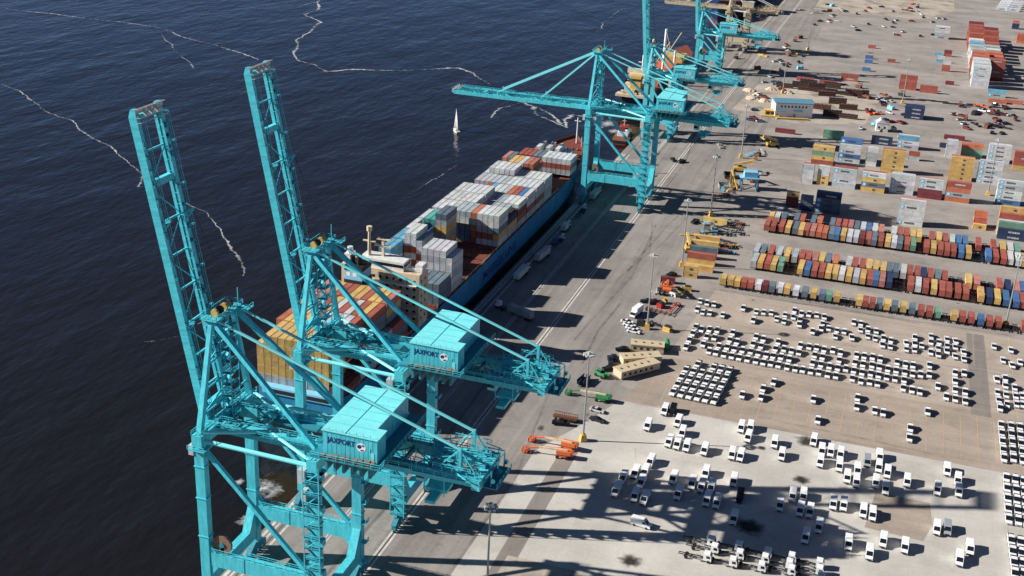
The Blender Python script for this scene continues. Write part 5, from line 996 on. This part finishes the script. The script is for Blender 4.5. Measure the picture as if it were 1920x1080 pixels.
def simple(name, lb, cat, loc, rz, fn, mats, kids=(), group=None):
    m = MB(); fn(m); o = m.build(name, mats); o.location = loc; o.rotation_euler = (0, 0, rz); tag(o, lb, cat, group)
    for kn, kf, kmt in kids: k = MB(); kf(k); k.build(kn, kmt, o)
    return o
def fl(m):
    m.box(-4, 4, -1.2, 1.2, 1.0, 1.25)
    for i in range(13): m.box(-4 + i * .64, -3.88 + i * .64, -1.2, -1.1, 1.25, 2.2); m.box(-4 + i * .64, -3.88 + i * .64, 1.1, 1.2, 1.25, 2.2)
    m.box(-4, 4, -1.24, -1.2, 2.0, 2.2); m.box(-4, 4, 1.2, 1.24, 2.0, 2.2)
fa, fb = M['flat']
simple('stake_trailer', 'brown stake sided flat trailer behind the black pickup', 'trailer', ((fa[0] + fb[0]) / 2, fa[1], .02), 0, fl, RUST, [('wheel_set', lambda k: [k.tube((x, y - .2, .5), (x, y + .2, .5), .5, 0, 10) for x in (-3, 2, 3) for y in (-1, 1)], BLACK)])
car(M['blackp'][0], M['blackp'][1], 'pickup', 'black pickup beside the brown stake trailer', R(-78), (.006, .006, .008))
def skip(m):
    m.prism([(-2.6, .3), (-3.1, 2.3), (3.1, 2.3), (2.6, .3)], 'x', -1.25, -1.15); m.prism([(-2.6, .3), (-3.1, 2.3), (3.1, 2.3), (2.6, .3)], 'x', 1.15, 1.25)
    m.box(-1.15, 1.15, -2.6, 2.6, .3, .4); m.beam((0, -2.65, .3), (0, -3.1, 2.3), 2.3, .1); m.beam((0, 2.65, .3), (0, 3.1, 2.3), 2.3, .1); m.box(-1, 1, -2.2, 2.2, .4, 1.3, 1)
simple('waste_skip', 'dark blue open waste skip beside the green lift', 'waste skip', (M['dump'][0], M['dump'][1], .02), R(-10), skip, [mat('skip_paint', (.03, .06, .12), .6), RUST])
def tele(m): m.box(-1.1, 1.1, -2.4, 2.2, .8, 1.9); m.box(-1.0, .1, -.8, 1.0, 1.9, 2.9); m.beam((.6, 2.2, 2.3), (.6, -3.6, 1.8), .5, .5)
simple('telehandler', 'green telehandler in front of the beige cabins', 'telehandler', (M['green'][0], M['green'][1], .02), R(60), tele, GREEN, [('wheel_set', lambda k: [k.tube((s * 1.1 - .2, y, .6), (s * 1.1 + .2, y, .6), .6, 0, 12) for s in (-1, 1) for y in (-1.5, 1.4)], BLACK), ('cab_glass', lambda k: k.box(-1.03, .13, -.83, 1.03, 2.05, 2.75), GLASS)])
def tankv(m): m.tube((0, -2.4, 1.7), (0, 2.4, 1.7), 1.1, 0, 14); m.box(-1, 1, -2.6, 2.6, .5, .8)
simple('tank_trailer', 'green rounded tank trailer at the end of the beige cabins', 'tank trailer', (M['tank'][0], M['tank'][1], .02), R(15), tankv, GREEN, [('wheel_set', lambda k: [k.tube((s - .2, y, .5), (s + .2, y, .5), .5, 0, 10) for s in (-.9, .9) for y in (-1.6, 1.6)], BLACK)])
def cabin(L):
    def f(m):
        m.box(-L / 2, L / 2, -2.4, 2.4, .4, 2.9); m.box(-L / 2 - .2, L / 2 + .2, -2.6, 2.6, 2.9, 3.15)
        for i in range(int(L / 3)): x = -L / 2 + 1.5 + i * 3; m.box(x - .3, x + .3, -.4, .4, 3.15, 3.45, 1)
    return f
for i, ((a, b), lb) in enumerate(zip(M['cab'], ('beige flat roofed cabin, farthest and squarest of the three side by side', 'beige long cabin in the middle of the three side by side', 'beige long cabin nearest the camera, its dark wall facing us'))):
    dx, dy = b[0] - a[0], b[1] - a[1]; L = math.hypot(dx, dy) + 1.5
    o = simple('site_cabin', lb, 'cabin', ((a[0] + b[0]) / 2, (a[1] + b[1]) / 2, .02), math.atan2(dy, dx), cabin(L), [BEIGE, BROWN], [('window', lambda k, L=L: [k.box(-L / 2 + 1 + j * 2.4, -L / 2 + 2 + j * 2.4, -2.44, -2.4, 1.2, 2.2) for j in range(int(L / 2.5))], GLASS)], 'beige site cabins')
for i, (a, b) in enumerate(M['dark']): car((a[0] + b[0]) / 2, (a[1] + b[1]) / 2, ('suv', 'pickup', 'sedan', 'pickup')[i], 'dark vehicle left of the beige cabins, %s from the far end' % nth(i + 1), R((-70, 20, 30, -50)[i]), ((.01, .01, .013), (.02, .035, .06), (.015, .02, .03), (.01, .012, .016))[i], 'dark vehicles by the cabins')
for i, (x, y) in enumerate(M['wcars']): car(x, y, 'sedan', 'white car parked crosswise by the yellow pole base, %s of the four' % nth(i + 1), R(75 + 5 * i), (.8, .8, .82), 'white cars by the pole')
for i, (x, y) in enumerate(M['dark2']): car(x, y, 'pickup' if i % 2 else 'suv', 'dark vehicle on the apron edge, %s going away along the pole line' % nth(i + 1), R(-80 + 20 * i), (.01, .012, .016), 'dark vehicles along the pole line')
for i, (x, y) in enumerate(M['smallc']): car(x, y, 'sedan', ('silver car behind the near light pole, the farther one', 'dark grey car behind the near light pole, the nearer one')[i], R(80), ((.5, .5, .52), (.03, .03, .04))[i])
def boxv(m): m.box(-1.2, 1.2, -1.6, 4.4, 1.0, 3.7); m.prism([(-3.5, .6), (-3.5, 1.5), (-2.9, 2.4), (-1.7, 2.4), (-1.7, .6)], 'x', -1.1, 1.1); m.box(-.9, .9, -3.2, 4.2, .6, .9, 1)
simple('box_truck', 'white box truck beside small white cars and a yellow pole base', 'truck', (M['wvan'][0], M['wvan'][1], .02), R(-12), boxv, [WHITE, DARK], [('windscreen', lambda k: k.beam((0, -3.52, 1.55), (0, -2.95, 2.42), 2.0, .06), GLASS), ('wheel_set', lambda k: [k.tube((s - .2, y, .45), (s + .2, y, .45), .45, 0, 10) for s in (-1, 1) for y in (-2.5, 2.8)], BLACK)])
def tractor(m): m.box(-1.15, .2, -2.2, -.4, .9, 3.0); m.box(-1.1, 1.1, -2.3, 2.6, .7, 1.1, 1); m.box(.2, 1.1, -2.2, -.6, 1.1, 1.7)
tkids = [('windscreen', lambda k: (k.box(-1.05, .1, -2.24, -2.2, 1.8, 2.8), k.box(-1.19, -1.15, -2, -.6, 1.8, 2.8)), GLASS), ('wheel_set', lambda k: [k.tube((s - .25, y, .5), (s + .25, y, .5), .5, 0, 10) for s in (-.9, .9) for y in (-1.4, 1.7)], BLACK)]
def ytractor(x, y, rz, lb, mt): return simple('yard_tractor', lb, 'yard tractor', (x, y, .02), rz, tractor, [mt, DARK], tkids, 'yard tractors on the apron')
for i, (x, y) in enumerate(M['quay']):
    lb = nth(i + 1)
    L = 20 if i in (2, 3) else 40
    rz = R((-92, -96, -78, -90, -90, -90)[i])
    t = link('trailer_chassis', CH40 if L == 40 else CH20); t.location = (x, y, 0); t.rotation_euler = (0, 0, rz + R(180)); tag(t, 'trailer in the ship\'s shadow on the wharf, %s from the near end' % lb, 'trailer', 'trailers on the wharf')
    if i != 4: container((x, y, 1.34), L, 'wWBWSW'[i], '%s container on a trailer in the wharf shadow, %s from the near end' % (CNAME['wWBWSW'[i]], lb), rz, 'containers on the wharf')
    ytractor(x - .4 + (1.5 if i == 2 else 0), y + (8.2 if L == 40 else 5.4), R(180 + VR.uniform(-8, 8)), 'white yard tractor on the wharf, pulling the %s trailer from the near end' % lb, WHITE)
(a, b) = M['diag']; rz = math.atan2(b[1] - a[1], b[0] - a[0])
t = link('trailer_chassis', CH40); t.location = ((a[0] + b[0]) / 2, (a[1] + b[1]) / 2, 0); t.rotation_euler = (0, 0, rz); tag(t, 'trailer standing askew at the shadow edge behind the second crane', 'trailer', 'trailers on the wharf')
container(((a[0] + b[0]) / 2, (a[1] + b[1]) / 2, 1.34), 40, 'L', 'light grey container askew at the shadow edge behind the second crane', rz, 'containers on the wharf')
ytractor(a[0] - 3.5, a[1] + 1.6, rz + R(-90), 'white yard tractor pulling the askew grey container', WHITE)
for i, (dx, dy) in enumerate(((0, 0), (5, -1))): car(M['pair'][0] + dx, M['pair'][1] + dy, 'pickup', ('dark pickup alone on the apron beyond the lowered crane, left one', 'dark pickup alone on the apron beyond the lowered crane, right one')[i], R(30 - 60 * i), (.015, .017, .02))
# yellow boxes along the pole line
ycodes = ['YY', 'Y', 'YR', 'RS', 'YY', 'RY']
for i, (x, y) in enumerate(M['ycont']):
    for t, cc in enumerate(ycodes[i]): 
        o = container((x + 3, y + 1.3, t * 2.63), 20 if i == 0 else 40, cc, '%s container, tier %d, %s of the boxes beside the pole line' % (CNAME[cc], t + 1, nth(i + 1)), R(3), 'containers beside the pole line')
        if i == 0: decorate(o, cc, 20)
o = container((M['yc2'][0], M['yc2'][1], 0.02), 40, 'Y', 'single yellow container beside the pole base, end of the bare trailers', R(-4), 'containers beside the pole line'); decorate(o, 'Y', 40)
for i, (x, y) in enumerate(M['ychassis']):
    t = link('trailer_chassis', CH40); t.location = (x, y, 0); t.rotation_euler = (0, 0, R((20, 40, 60, -20, 10, 80)[i])); tag(t, 'bare trailer in the jumble beyond the yellow boxes, %s from the near end' % nth(i + 1), 'trailer', 'bare trailers in the jumble')
def handler(m):
    m.box(-1.8, 1.8, -3.6, 3.6, 1.0, 2.6); m.box(-1.2, 1.2, -1, 1.2, 2.6, 4.4); m.beam((0, 3.2, 3.8), (0, -6.2, 6.4), 1.0, 1.1); m.box(-3.2, 3.2, -6.8, -5.8, 5.0, 5.5)
def handler_at(x, y, rz, lb, mt):
    return simple('reach_stacker', lb, 'reach stacker', (x, y, .02), rz, handler, mt, [('wheel_set', lambda k: [k.tube((s * 1.6 - .35, yy, .85), (s * 1.6 + .35, yy, .85), .85, 0, 14) for s in (-1, 1) for yy in (-2.4, 2.6)], BLACK), ('cab_glass', lambda k: k.box(-1.23, 1.23, -1.03, 1.23, 3.2, 4.1), GLASS)], 'reach stackers')
handler_at(-79.6, 517, R(200), 'yellow reach stacker standing beside the yellow box stack', YEL)
handler_at(M['machine'][0], M['machine'][1], R(-60), 'yellow orange reach stacker near the end of the dark stack shadow', YEL)
handler_at(M['orange'][0], M['orange'][1], R(10), 'orange reach stacker beside the dark red box', ORANGE)
container((M['redt'][0], M['redt'][1], 0.02), 20, 'D', 'single dark red container behind the orange reach stacker', R(8), 'containers beside the pole line')
def mill(m):
    for x in (-4, 4):
        for y in (-3, 3): m.box(x - .35, x + .35, y - .35, y + .35, 0, 6)
    m.box(-5, 5, -3.6, 3.6, 6, 6.6); m.box(-3, 4, -2.6, 2.6, 6.6, 9.6); m.prism([(-3, 3.2), (3.2, 3.2), (0, 4.6)], 'x', -3, 4) if 0 else None
simple('hopper_machine', 'light blue machinery house on legs beside the yellow frame', 'machine', (M['gantry'][0] + 3, M['gantry'][1], .02), R(14), mill, LIGHTBLUE, [('frame', lambda k: (k.beam((-9, 5, .2), (-9, 5, 8), .7, .7), k.beam((-9, -6, .2), (-9, -6, 8), .7, .7), k.beam((-9, 5, 8), (-9, -6, 8), .7, .7), k.beam((-6, -6, .2), (-9, 5, 8), .5, .5), k.beam((-12, -9, .6), (-5, 3, .6), 1, 1)), YEL), ('stair', lambda k: k.beam((4.5, -3, 0), (5.2, 3, 6.4), .9, .3), STEEL)])
for i, (x, y) in enumerate(M['crate']):
    def tray(m): m.box(-3, 3, -4, 4, .1, .4); [m.box(-3, -2.8, -4, 4, .4, 2), m.box(2.8, 3, -4, 4, .4, 2), m.box(-2.8, 2.8, -4, -3.8, .4, 2), m.box(-2.8, 2.8, 3.8, 4, .4, 2)]
    simple('open_tray', ('grey open tray beside the machinery house, nearer one', 'dark open tray beside the machinery house, farther one')[i], 'tray', (x, y, .02), R(15), tray, [STEEL, DARK][i])
handler_at(-77, 655, R(100), 'yellow reach stacker behind the machinery house', YEL)
for x, y, lb in ((-68, 640, 'orange'), ): handler_at(x, y, R(30), 'orange loader beside the light blue machinery', ORANGE)

# low white building with blue roof
(a, b) = M['bldg']; BL = empty('office_building', (a[0], a[1], 0), math.atan2(b[1] - a[1], b[0] - a[0])); W = math.hypot(b[0] - a[0], b[1] - a[1])
tag(BL, 'two storey white office building with blue grey roof and yellow apron strip', 'building')
m = MB(); m.box(0, W, 0, 13, 0, 9.2); wl = m.build('wall', WHITE, BL)
m = MB(); m.prism([(-.6, 9.2), (13.6, 9.2), (13.6, 9.6), (6.5, 11.2), (-.6, 9.6)], 'x', -.6, W + .6); m.build('roof', ROOFBLUE, BL)
for i in range(8): k = MB(); k.box(3.4 + i * 2.3, 4.5 + i * 2.3, -.05, 0, 6.4, 7.8); k.build('window', GLASS, wl)
for x in (.6, 12.0): k = MB(); k.box(x, x + 6.0, -1.5, 0, 4.2, 4.5); k.box(x + .4, x + 1.3, -.06, 0, 0, 2.4); k.build('door_canopy', ROOFBLUE, wl)
k = MB(); k.box(0, W * .85, -6.5, -4.2, 0, 1.0); k.build('loading_kerb', YEL, BL)
simple('weigh_cabin', 'yellow weigh cabin at the left end of the white office building', 'cabin', (M['yel'][1][0] - 1, M['yel'][1][1], 0), R(10), lambda m: (m.box(-3.5, 3.5, -2.5, 2.5, 0, 3.4), m.box(-3.9, 3.9, -2.9, 2.9, 3.4, 3.7), m.box(-6, 6, -6, -3.2, 0, .8)), YEL, [('window', lambda k: (k.box(-2.6, -.4, -2.55, -2.5, 1.2, 2.6), k.box(.6, 2.6, -2.55, -2.5, 1.2, 2.6)), GLASS)])
x, y = M['house']
simple('gabled_shed', 'small white gabled shed behind the blue container stack', 'shed', (x, y, 0), R(8), lambda m: (m.box(-3.6, 3.6, -3, 3, 0, 5.4), m.prism([(-3.8, 5.4), (3.8, 5.4), (-1.2, 7.8)], 'y', -3.2, 3.2)), WHITE_D, [('window', lambda k: (k.box(-2.6, -1.4, -3.04, -3, 2, 3.4), k.box(.8, 2.0, -3.04, -3, 2, 3.4), k.box(-.4, .4, -3.04, -3, 0, 2.1)), GLASS)])
# dark stacked flat racks, heaps and the junk of the far yard
for i, (x, y) in enumerate(M['racks']):
    n = VR.randint(5, 9)
    def rk(m, n=n):
        for j in range(n):
            m.box(-6, 6, -1.2, 1.2, j * .62, j * .62 + .4, j % 2)
            for k in range(5): m.box(-5.8 + k * 2.8, -5.4 + k * 2.8, -1.15, 1.15, j * .62 + .4, j * .62 + .62, 0)
    simple('flat_rack_stack', 'pile of dark flat racks right of the white building, %s of the cluster' % nth(i + 1), 'flat rack', (x, y, .02), R(VR.uniform(-6, 14)), rk, [DARK, RUST], (), 'piled flat racks')
for i, (x, y) in enumerate(M['heap']):
    rr = VR.uniform(2.5, 5)
    def hp(m, rr=rr):
        rings = []
        for z, f in ((0, 1), (.7, .8), (1.5, .45), (2.0, .12)): rings.append([(math.cos(2 * math.pi * q / 14) * rr * f * VR.uniform(.8, 1.2), math.sin(2 * math.pi * q / 14) * rr * f * VR.uniform(.8, 1.2), z) for q in range(14)])
        m.loft(rings)
    simple('sand_heap', 'pale heap of spoil left of the white building, %s in the group' % nth(i + 1), 'sand heap', (x, y, .02), 0, hp, TAN, (), 'heaps of spoil')
JN = ('spreader_frame', 'forklift', 'generator_set')
for i, (x, y) in enumerate(M['junk']):
    k = i % 3
    if k == 0: f = lambda m: (m.box(-5, 5, -1.1, -.8, .2, .8), m.box(-5, 5, .8, 1.1, .2, .8), m.box(-5.2, -4.7, -1.3, 1.3, .2, 1.0), m.box(4.7, 5.2, -1.3, 1.3, .2, 1.0), m.box(-1, 1, -1.1, 1.1, .3, 1.6), m.beam((-4, 0, .6), (4, .4, 1.2), .4, .4))
    elif k == 1: f = lambda m: (m.box(-1.2, 1.2, -2, 2.4, .5, 2.0), m.box(-1, 1, -.8, 1.2, 3.4, 3.6), m.beam((-.9, -.8, 2), (-.9, -.8, 3.5), .15, .15), m.beam((.9, -.8, 2), (.9, -.8, 3.5), .15, .15), m.beam((-.6, -2.3, .3), (-.6, -2.3, 4.4), .25, .25), m.beam((.6, -2.3, .3), (.6, -2.3, 4.4), .25, .25), m.box(-.7, -.4, -3.6, -2.3, .3, .4), m.box(.4, .7, -3.6, -2.3, .3, .4))
    else: f = lambda m: (m.box(-2.4, 2.4, -1.2, 1.2, .4, 2.4), m.box(-2.6, 2.6, -1.3, 1.3, .1, .4), m.box(.6, 1.6, -.5, .5, 2.4, 2.9), m.tube((-1.6, 0, 2.4), (-1.6, 0, 3.2), .14))
    nm = JN[k]; mt = VR.choice([RUST, YEL, STEEL, ORANGE, RUST, LIGHTBLUE, DARK])
    lbn = {'spreader_frame': 'spreader frame', 'forklift': 'forklift', 'generator_set': 'generator set'}[nm]
    mn = {RUST.name: 'rusty', YEL.name: 'yellow', STEEL.name: 'grey', ORANGE.name: 'orange', LIGHTBLUE.name: 'light blue', DARK.name: 'dark'}[mt.name]
    zone = 'right part of the far yard' if x > 30 else 'middle of the far yard' if x > -60 else 'far wharf edge'
    simple(nm, '%s %s in the %s, %s of the scattered gear' % (mn, lbn, zone, nth(i + 1)), lbn, (x, y, .02), R(VR.uniform(0, 180)), f, mt, [('wheel_set', lambda q: [q.tube((s - .15, yy, .4), (s + .15, yy, .4), .4, 0, 10) for s in (-.95, .95) for yy in (-1.2, 1.6)], BLACK)] if k == 1 else (), 'gear scattered in the far yard')

# more gear: bare trailers and crates along the pole line, flat racks added as a long band of shadow, vehicles of the far yard
def flat_frame(m):
    m.box(-5.5, 5.5, -.55, -.35, .9, 1.15); m.box(-5.5, 5.5, .35, .55, .9, 1.15)
    for i in range(6): m.box(-5.4 + i * 2.1, -5.1 + i * 2.1, -1.2, 1.2, 1.0, 1.2)
    for x in (3.6, 4.8):
        for s in (-.9, .9): m.tube((x, s - .2, .5), (x, s + .2, .5), .5, 1, 8)
def crate(m):
    m.box(-1.6, 1.6, -1.1, 1.1, .15, 1.9); m.box(-1.7, 1.7, -1.2, 1.2, 0, .15); m.box(-1.2, 1.0, -.9, .9, 1.9, 2.3, 1)
def reel(m): m.tube((-.9, 0, 1.1), (.9, 0, 1.1), .7, 1, 12); m.tube((-1.0, 0, 1.1), (-.9, 0, 1.1), 1.1, 0, 14); m.tube((.9, 0, 1.1), (1.0, 0, 1.1), 1.1, 0, 14)
CM = [(STEEL, 'grey'), (RUST, 'rusty'), (WHITE_D, 'white'), (DARK, 'dark'), (REDHULL, 'red'), (YEL, 'yellow'), (LIGHTBLUE, 'light blue')]
for i, (x, y) in enumerate(CLUT):
    mt, mn = VR.choice(CM); k = 0 if i < 18 or VR.random() < .4 else VR.choice((1, 1, 2))
    nm, f = (('flatbed_trailer', flat_frame), ('equipment_crate', crate), ('cable_drum', reel))[k]
    zone = 'jumble beyond the yellow boxes' if i < 26 else 'clutter by the white box truck' if i < 42 else 'clutter by the light blue machinery'
    simple(nm, '%s %s in the %s, %s one counting away' % (mn, nm.replace('_', ' '), zone, nth(i + 1)), nm.replace('_', ' '), (x, y, .02), R(VR.choice((0, 15, 70, 90, 100, 160)) + VR.uniform(-12, 12)), f, [mt, BLACK if k == 0 else DARK], (), 'gear along the pole line')
for i, (x, y) in enumerate(DARKLINE):  # low dark racks added to draw a long shadow band across the yard
    n = VR.randint(2, 5) if i < 14 else 1
    def rk(m, n=n):
        for j in range(n): m.box(-6, 6, -1.2, 1.2, j * .62, j * .62 + .4, j % 2); m.box(-5.9, 5.9, -1.1, 1.1, j * .62 + .4, j * .62 + .62, 0)
    simple('flat_rack_stack', 'dark flat racks added as the shadow band across the far yard, %s from the left' % nth(i + 1), 'flat rack', (x, y, .02), R(VR.uniform(0, 12)), rk, [DARK, RUST], (), 'flat racks added as the shadow band')
FC = [((.012, .013, .016), 'black'), ((.05, .055, .06), 'dark grey'), ((.45, .46, .47), 'silver'), ((.75, .75, .75), 'white'), ((.22, .03, .025), 'dark red'), ((.03, .07, .16), 'dark blue')]
for i, (x, y) in enumerate(FARCARS):
    cc, cn = VR.choice(FC); zone = 'right side of the far yard' if i < 34 else 'middle of the far yard' if i < 60 else 'far edge of the wharf' if i < 84 else 'pale ground at the far end'
    car(x, y, VR.choice(('suv', 'pickup', 'sedan')), '%s vehicle parked on the %s, %s counting away' % (cn, zone, nth(i + 1)), R(VR.uniform(0, 180)), cc, 'vehicles of the far yard', 'car', 'yard_vehicle')
# ------------------------------------------------------------------ boxes walled in on every side are left out; the smallest beyond 300 of a kind become one mass
for i in HID:
    o = CLIST[i]
    for k in list(o.children): bpy.data.objects.remove(k)
    bpy.data.objects.remove(o)
def merge(items, name):
    vs, fs, cs = [], [], []
    for o in items:
        k = len(vs); mw = o.matrix_basis; vs += [tuple(mw @ v.co) for v in o.data.vertices]
        for p in o.data.polygons: fs.append(tuple(i + k for i in p.vertices)); cs.append(tuple(round(c * 25) / 25 for c in o.color[:3]))
    me = bpy.data.meshes.new(name); me.from_pydata(vs, [], fs); pal = {}
    for p, cc in zip(me.polygons, cs):
        if cc not in pal: pal[cc] = len(me.materials); me.materials.append(mat('box_paint', cc, .5, 0, .2, .7))
        p.material_index = pal[cc]
    tag(link(name, me), 'remaining containers that show only as small slivers', 'containers', None, 'stuff')
    for o in items:
        for k in list(o.children): bpy.data.objects.remove(k)
        bpy.data.objects.remove(o)
if MASS:
    hidden = set(HID)
    for n, nm in (('deck_container', 'deck_cargo'), ('shipping_container', 'yard_cargo'), ('trailer_container', 'trailer_cargo')):
        L = [CLIST[i] for i in MASS if CKIND[i] == n]
        if L: merge(L, nm)
